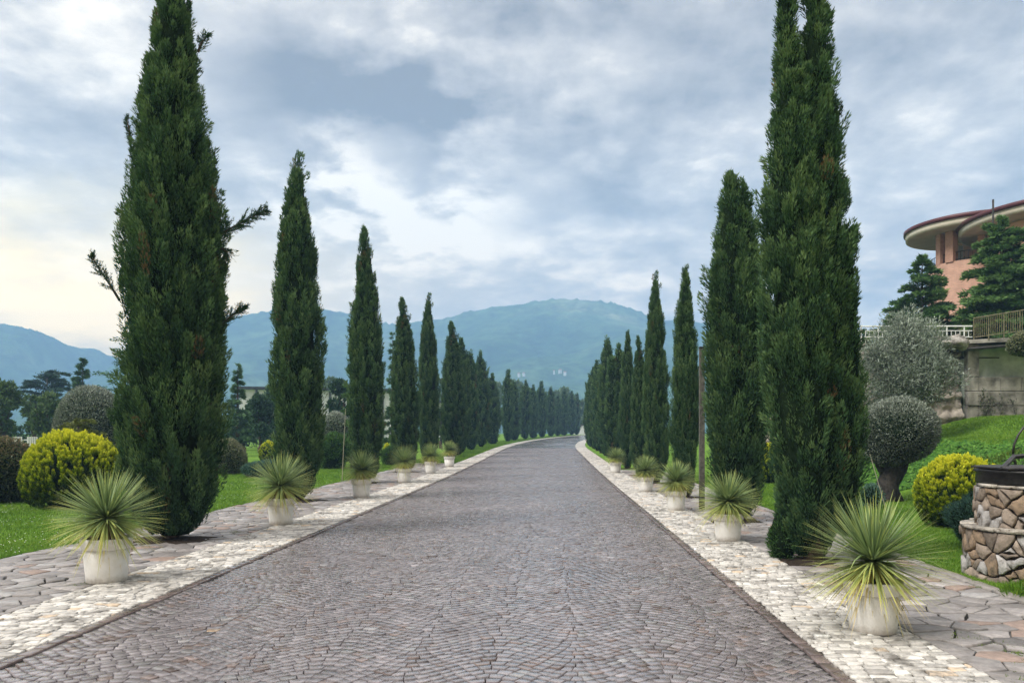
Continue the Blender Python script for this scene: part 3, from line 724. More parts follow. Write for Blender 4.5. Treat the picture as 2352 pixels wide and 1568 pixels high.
def flag_path(u0, u1, seed, v1=42.0):
    rng = np.random.default_rng(seed)
    polys = []
    P = jitter_pts((u0, 3.0, u1, v1), .29, .20, rng, .48)
    polys = voronoi(P, (u0, 3.0, u1, v1))
    mf = lambda u, v, h: tuple(to_world(np.float64(u), np.float64(v), h))
    V, PL, own = slabs(polys, .011, lambda: .018 + rng.normal(0, .004), mf, rng, .006, wob=.005)
    c = np.array([.235, .218, .208]) * rng.lognormal(0, .2, (len(polys), 1)); k = rng.uniform(size=len(polys))
    c = np.where((k < .1)[:, None], np.array([.27, .20, .165]), c); c = np.where((k > .9)[:, None], np.array([.32, .31, .30]), c)
    nst = len(PL)
    Vb, Qb = strip(u0, u1, -2, v1, .004, 80); Vf, Qf = strip(u0, u1, v1, 172, .010, 120)
    allP = PL + [list(q + len(V)) for q in Qb] + [list(q + len(V) + len(Vb)) for q in Qf]
    col = np.concatenate([c[own], np.full((len(Vb) + len(Vf), 3), .2)])
    me = mesh_np('path', np.concatenate([V, Vb, Vf]), polys=allP, mats=(M['slate'], M['joint'], M['lawn']), col=col,
                 midx_q=np.concatenate([np.zeros(nst), np.ones(len(Qb)), np.full(len(Qf), 2)]))
    structure(link('path', me))
flag_path(-7.2, -4.955, 71)
flag_path(2.955, 4.55, 72, 34.0)
# low stone kerb between the right paving and the lawn
rngk = np.random.default_rng(8); cs = []; v = 3.5
while v < 34:
    l = rngk.uniform(.3, .7); cs.append([[4.555, v + .006], [4.69, v + .006], [4.69, v + l - .006], [4.555, v + l - .006]]); v += l
C = np.array(cs) + rngk.normal(0, .006, (len(cs), 4, 2))
V1, Q1 = setts(C, np.full(len(C), .035), .015, rngk, .004)
structure(link('kerb', mesh_np('kerb', V1, Q1, mats=(M['slate'],), col=np.repeat(np.array([.24, .22, .20]) * rngk.lognormal(0, .15, (len(C), 1)), 12, 0))))

# ------------------------------------------------------------------ lawn grass, daisies, weeds, ivy
def blades(name, U, Vv, hgt, wid, seed, m='grass', lean=.5, h0=0.0):
    rng = np.random.default_rng(seed); n = len(U)
    X = bend(Vv) + U; Z = ground_z(X, Vv) + h0
    P = np.stack([X, Vv, Z], 1)
    D = unit(np.stack([rng.normal(0, lean, n), rng.normal(0, lean, n), np.ones(n)], 1))
    S = unit(np.cross(D, rng.normal(size=(n, 3)))) * (wid * rng.uniform(.7, 1.3, n))[:, None]
    L = (hgt * rng.uniform(.5, 1.3, n))[:, None]
    V = np.stack([P - S * .5, P + S * .5, P + D * L], 1).reshape(-1, 3)
    T = np.arange(3 * n).reshape(n, 3)
    t = rng.normal(.45, .17, n)
    return mesh_np(name, V, tris=T, mats=(M[m],), tint=np.repeat(np.clip(t, 0, 1), 3))
rng = np.random.default_rng(15)
def scatter(u0, u1, v0, v1, n, power=1.6):
    t = rng.uniform(0, 1, n); a = 1 - power
    v = (v0 ** a + t * (v1 ** a - v0 ** a)) ** (1 / a)
    return rng.uniform(u0, u1, n), v
U, Vv = scatter(-17.5, -7.12, 8.5, 40, 230000)
o = link('grass', blades('grass', U, Vv, .045 * (Vv / 12) ** .4, .007 * (Vv / 10) ** .7, 1)); tag(o, 'short bright green grass of the lawn left of the paving', None, None, 'stuff')
U, Vv = scatter(4.66, 11.0, 7.5, 30, 150000)
o = link('grass', blades('grass', U, Vv, .045 * (Vv / 12) ** .4, .007 * (Vv / 10) ** .7, 2)); tag(o, 'short bright green grass of the lawn right of the paving', None, None, 'stuff')
U, Vv = scatter(11.3, 19, 15, 27.8, 110000)
o = link('grass', blades('grass', U, Vv, .06, .016, 3)); tag(o, 'bright green grass on the bank below the block wall', None, None, 'stuff')
for (uu, sgn, v1, sd) in ((-7.16, 1, 38, 31), (4.70, -1, 26, 32)):
    n = 15000; Vv = 8.2 + (v1 - 8.2) * rng.uniform(0, 1, n) ** 1.7
    U = uu + sgn * (np.abs(rng.normal(0, .05, n)) * (1 + np.sin(Vv * 4.1) * .8) + .05 * np.sin(Vv * 1.7)) - sgn * .05
    o = link('grass', blades('grass', U, Vv, .05, .007 * (Vv / 10) ** .7, sd, lean=.8, h0=.02)); tag(o, 'ragged grass creeping over the edge of the %s paving' % ('left' if uu < 0 else 'right'), None, None, 'stuff')
# daisies
n = 1500; U, Vv = scatter(-13, -7.3, 8.6, 26, n); X = bend(Vv) + U
keep = smooth_field(np.random.default_rng(4), 6, .9)(np.stack([X, Vv, X * 0], 1)) > -.1; X, Vv = X[keep], Vv[keep]; n = len(X)
c = np.stack([X, Vv, ground_z(X, Vv) + .055], 1); s = rng.uniform(.006, .011, n)
ang = np.linspace(0, 2 * np.pi, 7)[:-1]
V = (c[:, None] + np.stack([np.cos(ang), np.sin(ang), .2 * np.sin(ang * 2)], 1)[None] * s[:, None, None]).reshape(-1, 3)
o = link('daisies', mesh_np('daisies', V, polys=[list(range(6 * a, 6 * a + 6)) for a in range(n)], mats=(M['daisy'],))); tag(o, 'tiny white daisies scattered over the left lawn', None, None, 'stuff')
# weeds in the joints of the right paving
cs = [(3.55, 5.9), (3.75, 5.6), (3.9, 5.35), (4.05, 5.2), (3.35, 6.2), (3.6, 5.2), (4.2, 5.0), (3.2, 5.1), (4.1, 5.7), (-5.3, 12.9), (-6.6, 9.0), (-5.1, 8.4), (-6.0, 14.5), (3.45, 5.5), (4.3, 5.6)]
U = np.concatenate([a + rng.normal(0, .09, 160) for a, b in cs]); Vv = np.concatenate([b + rng.normal(0, .09, 160) for a, b in cs])
o = link('weeds', blades('weeds', U, Vv, .035, .012, 5, 'weed', 1.1, .02)); tag(o, 'yellow-green weeds growing in the flagstone joints', None, None, 'stuff')
# long grass edge along the far left row
U, Vv = scatter(-7.4, -5.0, 40, 150, 60000, 1.2)
o = link('grass', blades('grass', U, Vv, .16, .05, 6, h0=.0)); tag(o, 'ragged green verge under the far left cypresses', None, None, 'stuff')
# bare soil and fallen needles round the feet of the nearer cypresses
rngp = np.random.default_rng(91); SV, SP, LP_, LD_ = [], [], [], []
for row in (LEFT_ROW[:6], RIGHT_ROW[:6]):
    for (px, Y, ty) in row:
        c = on_ground(px, Y); rr_ = .62 if row[0][0] < 1000 else .48; o_ = len(SV); k = 26
        ph = rngp.uniform(0, 6.28, 3)
        SV.append((c.x, c.y, c.z + .075))
        for a in range(k):
            th = 2 * math.pi * a / k; q = rr_ * (1 + .18 * math.sin(2 * th + ph[0]) + .12 * math.sin(5 * th + ph[1]) + .07 * math.sin(9 * th + ph[2]))
            SV.append((c.x + q * math.cos(th), c.y + q * math.sin(th), c.z + .034))
        SP += [[o_, o_ + 1 + a, o_ + 1 + (a + 1) % k] for a in range(k)]
        m = 900; th = rngp.uniform(0, 6.28, m); q = np.abs(rngp.normal(0, rr_ * 1.15, m)) + .1
        LP_.append(np.stack([c.x + q * np.cos(th), c.y + q * np.sin(th), np.full(m, c.z + .05)], 1))
o = link('soil', mesh_np('soil', np.array(SV), tris=np.array(SP), mats=(M['soil'],), smooth=True)); structure(o)
P = np.concatenate(LP_); n = len(P); D = unit(rngp.normal(size=(n, 3)) * np.array([1, 1, .15]))
V, Q = leaf_quads(P, D, rngp.uniform(.015, .05, n), rngp.uniform(.004, .010, n), rngp, np.tile(np.array([0, 0, 1.0]), (n, 1)))
o = link('needle_litter', mesh_np('needle_litter', V, Q, mats=(M['bark'],))); tag(o, 'brown fallen needles around the cypress feet', None, None, 'stuff')
# ivy on the bank
n = 52000; U = rng.uniform(8.9, 11.45, n); Vv = rng.uniform(13.5, 29, n)
edge = 9.5 + .35 * np.sin(Vv * 1.3) + .25 * np.sin(Vv * 3.1)
kk = (U > edge); U, Vv = U[kk], Vv[kk]; n = len(U)
X = bend(Vv) + U
P = np.stack([X, Vv, ground_z(X, Vv) + rng.uniform(.02, .22, n) * (1 + .5 * np.sin(X * 3) * np.sin(Vv * 2.6))], 1)
Nn = unit(np.stack([rng.normal(-.55, .35, n), rng.normal(-.45, .35, n), np.full(n, .8)], 1))
D = unit(np.cross(Nn, rng.normal(size=(n, 3))) + np.array([0, -.2, -.35]))
V, Q = leaf_quads(P, D, rng.uniform(.07, .14, n), rng.uniform(.06, .11, n), rng, Nn)
o = link('ivy_cover', mesh_np('ivy_cover', V, Q, mats=(M['ivy'],), tint=np.repeat(np.clip(rng.normal(.5, .2, n), 0, 1), 4))); tag(o, 'glossy green ivy covering the bank behind the round olive', None, None, 'stuff')

# ------------------------------------------------------------------ shrubs and trees
def ellipsoid_core(c, r, seed, k=.86, lumps=.08, n=20):
    f = smooth_field(np.random.default_rng(seed), 6, 3.0 / max(r))
    V = []; P = []
    for a in range(n + 1):
        ph = math.pi * a / n
        for b in range(2 * n):
            th = math.pi * b / n
            d = np.array([math.sin(ph) * math.cos(th), math.sin(ph) * math.sin(th), math.cos(ph)])
            V.append(d)
    V = np.array(V) * np.array(r); V = V * (k * (1 + lumps * f(V)))[:, None] + np.array(c)
    for a in range(n):
        for b in range(2 * n):
            b2 = (b + 1) % (2 * n); P.append([a * 2 * n + b, (a + 1) * 2 * n + b, (a + 1) * 2 * n + b2, a * 2 * n + b2])
    return V, np.array(P)
def ball_leaves(c, r, n, leaf, seed, up=.3, depth=.16, lumps=.08, jit=.5, tmean=.45, tsd=.17, toptint=0.0, zmin=None):
    rng = np.random.default_rng(seed); f = smooth_field(np.random.default_rng(seed), 6, 3.0 / max(r))
    d = unit(rng.normal(size=(n, 3))); B = d * np.array(r)
    B = B * ((1 + lumps * f(B)) * (1 - depth * rng.uniform(0, 1, n) ** 1.5))[:, None] + np.array(c)
    D = unit(d + np.array([0, 0, up]) + rng.normal(0, jit, (n, 3)))
    if zmin is not None:
        k = B[:, 2] > zmin; B, D, d = B[k], D[k], d[k]; n = len(B)
    V, Q = leaf_quads(B, D, rng.uniform(.7, 1.3, n) * leaf[0], rng.uniform(.7, 1.3, n) * leaf[1], rng)
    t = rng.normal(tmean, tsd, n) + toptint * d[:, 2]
    return V, Q, np.repeat(np.clip(t, 0, 1), 4)
def join(parts):
    VV, QQ, TT, MI, o = [], [], [], [], 0
    for V, Q, T, m in parts:
        VV.append(V); QQ.append(Q + o); TT.append(T if hasattr(T, '__len__') else np.full(len(V), T)); MI.append(np.full(len(Q), m)); o += len(V)
    return np.concatenate(VV), np.concatenate(QQ), np.concatenate(TT), np.concatenate(MI)
def ball_mesh(name, blobs, m, seed, density, leaf, core=True, **kw):
    parts = []
    for i, (c, r) in enumerate(blobs):
        a = 4 * math.pi * ((r[0] * r[1]) ** 1.6 + (r[0] * r[2]) ** 1.6 + (r[1] * r[2]) ** 1.6) ** (1 / 1.6) / 3 ** (1 / 1.6)
        V, Q, T = ball_leaves(c, r, int(a * density), leaf, seed + i, **kw); parts.append((V, Q, T, 0))
        if core:
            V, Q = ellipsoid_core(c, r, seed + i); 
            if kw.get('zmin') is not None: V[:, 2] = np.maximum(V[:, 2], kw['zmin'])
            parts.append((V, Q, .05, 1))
    V, Q, T, mi = join(parts)
    return mesh_np(name, V, Q, mats=(M[m], M['twig']), tint=T, midx_q=mi)
def shrub(name, label, cat, px, Y, r, zc, m, seed, density=900, leaf=(.06, .03), stem=None, group=None, base=None, **kw):
    """r: (rx, ry, rz); zc: centre height above the ground at its foot"""
    p = on_ground(px, Y)
    if base is not None: p.z = base
    t = thing(name, label, cat, p, 0, group)
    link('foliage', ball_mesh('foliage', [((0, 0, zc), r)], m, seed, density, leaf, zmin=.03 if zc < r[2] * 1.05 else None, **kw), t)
    mb = MB(); s = stem or (.05, zc)
    mb.tube([(0, 0, -.1), (s[0] * .3, 0, s[1] * .5), (0, 0, s[1])], [s[0] * 1.3, s[0], s[0] * .8], 8); mb.build('stem', M['bark'], t, True)
    return t
def golden_shrub(label, px, Y, r, h, seed, n=900, per=46, group=None, leaf=(.05, .016)):
    """clipped golden thuja: upright flattened sprays over a dome, dark between them"""
    rng = np.random.default_rng(seed); p = on_ground(px, Y)
    t = thing('golden_thuja', label, 'shrub', p, 0, group)
    zc = h * .42; rz = h * .58
    d = unit(rng.normal(size=(n * 2, 3))); B = d * np.array([r, r, rz]) * (rng.uniform(.86, .99, n * 2) * (1 + .04 * smooth_field(rng, 6, 2.6)(d)))[:, None] + np.array([0, 0, zc])
    k = B[:, 2] > .12; B, d = B[k][:n], d[k][:n]; n = len(B)
    A = unit(d * np.array([.45, .45, .2]) + np.array([0, 0, 1]) + rng.normal(0, .08, (n, 3)))
    L = rng.uniform(.10, .20, n) * h / 1.6
    s = rng.uniform(0, 1, (n, per)); O = unit(rng.normal(size=(n, per, 3)))
    w = .030 * h / 1.6 * np.sin(np.pi * np.clip(s * .8 + .18, 0, 1))
    P = B[:, None] + A[:, None] * ((s - .6) * L[:, None])[..., None] + O * w[..., None]
    D = unit(A[:, None] + O * .45 + rng.normal(0, .15, (n, per, 3)))
    V, Q = leaf_quads(P.reshape(-1, 3), D.reshape(-1, 3), leaf[0] * rng.uniform(.7, 1.3, n * per), leaf[1] * rng.uniform(.7, 1.3, n * per), rng)
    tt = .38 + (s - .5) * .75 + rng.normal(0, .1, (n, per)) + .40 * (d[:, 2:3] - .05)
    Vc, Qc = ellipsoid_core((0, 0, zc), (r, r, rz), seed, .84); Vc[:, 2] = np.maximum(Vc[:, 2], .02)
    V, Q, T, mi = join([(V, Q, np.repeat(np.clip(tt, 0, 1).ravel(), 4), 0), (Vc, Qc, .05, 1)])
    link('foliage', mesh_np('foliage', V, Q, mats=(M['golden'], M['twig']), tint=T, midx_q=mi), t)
    MB().tube([(0, 0, -.05), (0, 0, zc)], [.06, .04], 8).build('stem', M['bark'], t, True)
def limb_tree(name, label, cat, p, h, trunk_h, blobs, m, seed, density, leaf, tr=.16, group=None, bark='bark', core=True, **kw):
    """trunk with limbs reaching into each leaf mass of the crown"""
    t = thing(name, label, cat, p, 0, group); rr = random.Random(seed)
    mb = MB(); mb.tube([(0, 0, -.15), (rr.uniform(-.05, .05), 0, trunk_h * .5), (rr.uniform(-.1, .1), 0, trunk_h)], [tr * 1.35, tr, tr * .8], 10)
    for c, r in blobs:
        mb.tube([(0, 0, trunk_h * .85), (c[0] * .45, c[1] * .45, trunk_h + (c[2] - trunk_h) * .45), (c[0], c[1], c[2] + r[2] * .4)], [tr * .55, tr * .35, tr * .1], 6)
    mb.build('trunk', M[bark], t, True)
    link('crown', ball_mesh('crown', blobs, m, seed, density, leaf, core, **kw), t)
    return t
def rand_blobs(seed, n, cx, cz, rx, rz, br):
    rr = random.Random(seed); out = []
    for k in range(n):
        a = rr.uniform(0, 6.28); q = math.sqrt(rr.random()); zz = rr.uniform(-1, 1)
        s = math.sqrt(max(0.05, 1 - zz * zz))
        b = br * rr.uniform(.7, 1.25)
        out.append(((cx + rx * q * s * math.cos(a), rx * q * s * math.sin(a), cz + rz * zz), (b, b, b * rr.uniform(.7, .95))))
    return out
def tier_tree(name, label, cat, p, h, r, m, seed, tiers=13, leaf=(.16, .035), base=.12, droop=.10, upsweep=0.0, per=90, nb=9, width_pow=.85, group=None, tr=.12, tintm=.45, top_r=0.03, pad=.16):
    """conifer: straight trunk, layered branches carrying flat sprays of needles"""
    rng = np.random.default_rng(seed)
    t = thing(name, label, cat, p, 0, group)
    mb = MB(); mb.tube([(0, 0, -.2), (0, 0, h * .5), (0, 0, h * .98)], [tr * 1.3, tr * .75, .015], 9)
    Vs, Qs, Ts, off = [], [], [], 0
    for k in range(tiers):
        f = k / (tiers - 1); z = h * (base + (1 - base) * f)
        rad = r * ((1 - f) ** width_pow) + top_r * r
        for b in range(max(4, int(nb * (1 - f * .5)))):
            a = rng.uniform(0, 2 * np.pi); L = rad * rng.uniform(.65, 1.12); zz = z + rng.uniform(-.5, .5) * h / tiers
            d = np.array([math.cos(a), math.sin(a), 0]); sl = rng.uniform(-.12, .12) + upsweep - droop
            tipz = zz + L * sl
            if L > .25: mb.tube([(0, 0, zz), tuple(d * L * .55 + np.array([0, 0, zz + L * .55 * (sl + .10)])), tuple(d * L * .95 + np.array([0, 0, tipz]))], [max(.012, L * .018), .012, .006], 4, False)
            n = int(per * (0.35 + L / r)); s = rng.beta(1.8, 1.1, n)
            lat = np.array([-d[1], d[0], 0])
            wl = rng.normal(0, 1, n) * L * pad * (1.15 - s)
            C = d[None] * (s * L)[:, None] + lat[None] * wl[:, None]
            C[:, 2] += zz + L * (s * sl + .10 * np.sin(np.pi * s)) + rng.normal(0, .035, n) * (h / 5)
            D = unit(d[None] * .8 + lat[None] * (np.sign(wl) * .7)[:, None] + rng.normal(0, .35, (n, 3)) + np.array([0, 0, .12 + upsweep]))
            V, Q = leaf_quads(C, D, leaf[0] * rng.uniform(.6, 1.4, n), leaf[1] * rng.uniform(.7, 1.3, n), rng)
            tt = tintm + (s - .5) * .3 + rng.normal(0, .13, n) + rng.normal(0, .08)
            Vs.append(V); Qs.append(Q + off); Ts.append(np.repeat(np.clip(tt, 0, 1), 4)); off += len(V)
    mb.build('trunk', M['bark'], t, True)
    link('crown', mesh_np('crown', np.concatenate(Vs), np.concatenate(Qs), mats=(M[m],), tint=np.concatenate(Ts)), t)
    return t

# left garden
golden_shrub('large golden dome-shaped shrub behind the nearest potted yucca on the left', 168, 17.8, 1.07, 1.72, 1, 1500, 70)
t = shrub('photinia_bush', 'reddish-topped broadleaf bush at the left edge beside the golden dome', 'bush', 8, 18.9, (.78, .75, .82), .68, 'photinia', 2, 1500, (.075, .04), toptint=.34, tmean=.42, up=.1)
shrub('rounded_bush', 'pale clipped round bush on the lawn right of the tallest cypress', 'bush', 520, 31.5, (.74, .74, .74), .66, 'pale_bush', 3, 1500, (.07, .035), toptint=.12)
golden_shrub('small golden shrub half hidden by the second left cypress', 617, 40, .45, 1.15, 4, 350, 40, leaf=(.07, .022))
shrub('blue_juniper', 'low spreading blue juniper behind the second left potted yucca', 'juniper', 598, 29.5, (.72, .6, .38), .22, 'blue_juniper', 5, 1300, (.09, .02), up=.6, lumps=.2)
shrub('green_juniper', 'bushy bright green juniper between the second and third left cypresses', 'juniper', 763, 35.5, (.72, .7, .85), .62, 'juniper', 6, 1300, (.12, .03), up=.7, lumps=.25)
shrub('green_shrub', 'dark green shrub with golden top right of the slim third cypress', 'shrub', 899, 39, (.5, .5, .55), .42, 'juniper', 7, 900, (.1, .03), up=.5, lumps=.2)
golden_shrub('tiny golden shrub right of the slim third left cypress', 889, 42, .22, 1.0, 8, 160, 30, leaf=(.07, .022))
golden_shrub('slim golden shrub seen between the two nearest right cypresses', 1768, 26, .42, 1.35, 9, 420, 40, leaf=(.06, .02))
t = thing('grey_olive_ball', 'big grey-leaved clipped tree behind the golden dome on the left', 'olive tree', on_ground(214, 31))
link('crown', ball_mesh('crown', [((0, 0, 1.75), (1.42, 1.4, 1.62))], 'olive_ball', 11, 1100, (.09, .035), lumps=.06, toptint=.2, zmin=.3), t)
MB().tube([(0, 0, -.1), (0, 0, 1.2)], [.14, .1], 8).build('trunk', M['bark'], t, True)
t = thing('grey_olive_ball', 'small grey-leaved clipped ball tree between the second and third left cypresses', 'olive tree', on_ground(770, 44))
link('crown', ball_mesh('crown', [((0, 0, 1.75), (.78, .78, 1.0))], 'olive_ball', 12, 900, (.11, .045), lumps=.06, toptint=.2, tmean=.6), t)
MB().tube([(0, 0, -.1), (0, 0, 1.2)], [.1, .08], 8).build('trunk', M['bark'], t, True)
p = on_ground(180, 24.5)
tier_tree('olive_green_conifer', 'olive-green tiered conifer between golden dome and grey clipped tree', 'conifer', p, 2.05, 1.0, 'olivegreen', 13, 6, (.10, .03), .45, .0, .25, 260, 12, .5, pad=.3)
# left background trees
def back_tree(kind, label, px, Y, top, wpx, m, seed, leafk=1.0, **kw):
    p = on_ground(px, Y); h = CAMZ + (HY - top) / F * Y - p.z; r = wpx / F * Y
    if kind == 'tier': return tier_tree('conifer_tree', label, 'conifer', p, h, r, m, seed, leaf=(.0045 * Y * leafk, .0011 * Y * leafk), **kw)
    n = kw.pop('n', 9); th = kw.pop('th', .35)
    return limb_tree('broadleaf_tree', label, 'tree', p, h, h * th, rand_blobs(seed, n, 0, h * .60, r * .72, h * .30, r * .42), m, seed, 60 / (Y / 40) ** 1.6 * 3, (.0050 * Y * leafk, .0026 * Y * leafk), .12 + h * .008, core=False, depth=.55, lumps=.25, **kw)
back_tree('broad', 'leafy dark tree at the far left edge of the garden', 2, 52, 878, 46, 'broad', 101, n=16, th=.15)
back_tree('broad', 'narrow leafy tree right of the leftmost garden tree', 78, 58, 893, 24, 'broad', 102, n=10, th=.2)
back_tree('broad', 'loose scrubby tree in front of the dark flat-topped cedar', 112, 50, 905, 34, 'broad', 103, n=14, th=.2)
p = on_ground(108, 82)
cd = tier_tree('cedar_tree', 'dark flat-topped cedar behind the loose scrubby tree', 'cedar', p, CAMZ + 128 / F * 82, 2.5, 'cedar', 104, 7, (.36, .10), .42, -.05, .05, 260, 9, .28, tr=.2, top_r=.35, pad=.22)
back_tree('tier', 'pale pyramid-shaped conifer left of the tallest cypress', 190, 62, 826, 46, 'conifer', 105, tiers=15, per=210, droop=.0, upsweep=.12, nb=8, base=.2)
back_tree('tier', 'spreading conifer with bare drooping branches, mostly behind the tallest cypress', 300, 46, 735, 95, 'conifer', 106, tiers=11, per=90, droop=-.25, nb=6, base=.3)
back_tree('tier', 'conifer with visible trunk and drooping branches right of the tallest cypress', 546, 50, 842, 38, 'conifer', 107, tiers=15, per=190, droop=.05, nb=6, base=.15, tintm=.55)
back_tree('broad', 'dark rounded tree left of the second left cypress', 598, 56, 912, 40, 'darkbroad', 108, n=14, th=.15)
back_tree('broad', 'dark bushy tree just behind the second left cypress', 645, 60, 880, 40, 'darkbroad', 109, n=12, th=.2)
back_tree('broad', 'dark tree right of the second left cypress, above the grey ball', 782, 58, 872, 34, 'darkbroad', 110, n=12, th=.2)
back_tree('tier', 'dark conifer edging out from behind the slim third left cypress', 812, 36, 725, 34, 'spruce', 111, tiers=15, per=80, droop=.2, nb=8, base=.08)
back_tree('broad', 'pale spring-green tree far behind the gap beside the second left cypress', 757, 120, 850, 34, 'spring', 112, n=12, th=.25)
back_tree('tier', 'thin conifer showing left of the double-tipped cypress', 902, 45, 775, 22, 'conifer', 113, tiers=13, per=70, droop=.1, nb=7, base=.1)
back_tree('broad', 'dark low tree between the fifth and sixth left cypresses', 1013, 66, 940, 20, 'darkbroad', 114, n=8, th=.2)
back_tree('broad', 'dark shrubby tree right of the pale clipped bush', 560, 62, 945, 40, 'darkbroad', 115, n=12, th=.1)
# long hedge at the back of the lawn
n = 9000; rngh = np.random.default_rng(9)
for (x0, x1, Yh, top, lab, sd) in ((-10, 280, 62, 978, 'dark hedge closing the lawn at the far left', 1), (500, 640, 66, 972, 'dark hedge behind the lawn beside the second left cypress', 2)):
    a, b = on_ground(x0, Yh), on_ground(x1, Yh + 2); Lh = (b - a).length; hh = CAMZ + (HY - top) / F * Yh - a.z
    hd = thing('hedge', lab, 'hedge', a)
    nn = int(Lh * 260); s = rngh.uniform(0, 1, nn)
    P = np.stack([(b.x - a.x) * s, (b.y - a.y) * s + rngh.uniform(-.6, .6, nn), hh * rngh.uniform(0, 1, nn) ** .7 * (1 + .18 * np.sin(s * 40) * np.sin(s * 17))], 1)
    V, Q = leaf_quads(P, unit(rngh.normal(size=(nn, 3)) + np.array([0, -.3, .4])), rngh.uniform(.18, .4, nn), rngh.uniform(.1, .2, nn), rngh)
    link('foliage', mesh_np('foliage', V, Q, mats=(M['darkbroad'],), tint=np.repeat(np.clip(rngh.normal(.35, .2, nn), 0, 1), 4)), hd)

# a far-off wood at the foot of the hills
rngw = np.random.default_rng(33); VV, QQ, TT, o_ = [], [], [], 0
for (px, Yw, top, w) in [(715, 150, 905, 22), (935, 170, 900, 25), (1010, 175, 905, 22), (1105, 180, 880, 24), (1140, 185, 872, 26), (1165, 190, 866, 24), (1190, 190, 876, 22), (1215, 195, 890, 24), (1240, 200, 898, 24),
                        (1255, 205, 900, 20), (1275, 200, 888, 20), (1290, 205, 880, 20), (1300, 210, 890, 22), (1320, 205, 910, 24), (1340, 200, 920, 22), (1360, 205, 915, 26), (1385, 205, 910, 26), (1410, 205, 915, 26), (1450, 205, 910, 30), (1500, 205, 905, 34), (1070, 175, 900, 24), (980, 170, 915, 24)]:
    p = on_ground(px, Yw); h = CAMZ + (HY - top) / F * Yw - p.z; r = w / F * Yw
    for (c, br) in rand_blobs(int(px), 16, 0, h * .55, r * .8, h * .38, r * .42):
        n = 240; d = unit(rngw.normal(size=(n, 3))); B = d * np.array(br) * rngw.uniform(.5, 1.1, n)[:, None] + np.array(c) + np.array(p)
        V, Q = leaf_quads(B, unit(rngw.normal(size=(n, 3))), rngw.uniform(.5, 1.0, n), rngw.uniform(.3, .6, n), rngw)
        VV.append(V); QQ.append(Q + o_); TT.append(np.repeat(np.clip(rngw.normal(.5, .2, n), 0, 1), 4)); o_ += len(V)
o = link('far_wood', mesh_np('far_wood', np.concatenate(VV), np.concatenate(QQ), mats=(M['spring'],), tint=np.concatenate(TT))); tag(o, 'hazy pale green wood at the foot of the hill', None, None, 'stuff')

# right garden: clipped olive with a black old trunk
p = on_ground(2052, 19.2)
t = thing('clipped_olive', 'grey clipped ball olive on a thick black trunk right of the tall twin-tipped cypress', 'olive tree', p)
link('crown', ball_mesh('crown', [((.10, 0, 1.73), (.92, .9, .80)), ((-.1, 0, 1.45), (.7, .7, .55))], 'olive_ball', 21, 1700, (.07, .022), lumps=.07, toptint=.22, depth=.10, tsd=.17), t)
mb = MB(); mb.tube([(-.30, 0, -.15), (-.22, 0, .12), (-.10, 0, .55), (.0, 0, 1.0), (.05, 0, 1.5)], [.42, .30, .24, .26, .14], 14)
mb.tube([(-.02, .0, .45), (.22, .02, .8), (.38, 0, 1.25)], [.16, .13, .08], 10); mb.tube([(-.08, 0, .5), (-.35, 0, .9), (-.45, 0, 1.3)], [.14, .1, .06], 10)
mb.tube([(.05, -.05, -.12), (-.02, 0, .2), (-.08, 0, .5)], [.22, .17, .12], 10)
mb.build('trunk', M['darkbark'], t, True)
p = on_ground(2085, 25)
limb_tree('olive_tree', 'large loose silver-grey olive tree on the bank behind the clipped ball olive', 'olive tree', p, 4.3, 1.5,
          [((-.5, 0, 2.55), (1.05, .95, .95)), ((.55, -.1, 2.5), (1.1, 1, .85)), ((0, 0, 3.35), (1.0, .95, .75)), ((-.75, -.1, 1.7), (.85, .8, .7)), ((.45, .1, 1.7), (.6, .6, .55)), ((.1, -.5, 2.1), (1.0, .7, .8)), ((-.1, .1, 3.9), (.55, .5, .45)), ((.6, 0, 3.3), (.6, .6, .5)), ((-1.05, 0, 2.9), (.5, .5, .5))],
          'olive', 22, 600, (.13, .026), .16, core=False, depth=.85, lumps=.45, jit=.8, up=.5, toptint=.15)
golden_shrub('golden dome shrub beside the stone well on the right', 2205, 13.9, .72, 1.24, 23, 1200, 70)
t = shrub('blue_green_juniper', 'feathery blue-green juniper between the golden dome and the stone well', 'juniper', 2236, 11.4, (.36, .36, .36), .36, 'blue_juniper', 24, 2600, (.08, .012), up=.7, lumps=.25, tmean=.35)
shrub('small_olive_green_shrub', 'thin olive-green shrub behind the stone well', 'shrub', 2310, 16.5, (.75, .5, .5), .62, 'weed', 25, 500, (.1, .02), up=.8, lumps=.25, core=False, tmean=.25)
shrub('dusty_miller', 'small silvery plant at the foot of the clipped olive', 'plant', 2002, 17.3, (.22, .2, .28), .25, 'blue_juniper', 26, 1500, (.07, .02), up=.6, tmean=.8)
shrub('low_juniper', 'dark low juniper at the front foot of the tall twin-tipped cypress', 'juniper', 1800, 10.2, (.22, .2, .42), .34, 'juniper', 27, 1800, (.07, .014), up=.9, lumps=.3, tmean=.25)
t = thing('cane', 'thin pale cane leaning beside the black olive trunk', 'cane', (0, 0, 0))
t.location = on_ground(2040, 16.0)
MB().tube([(0, 0, -.05), Vector(at(1998, 1042, 16.2)) - t.location], [.010, .007], 6).build('stick', M['cane'], t)

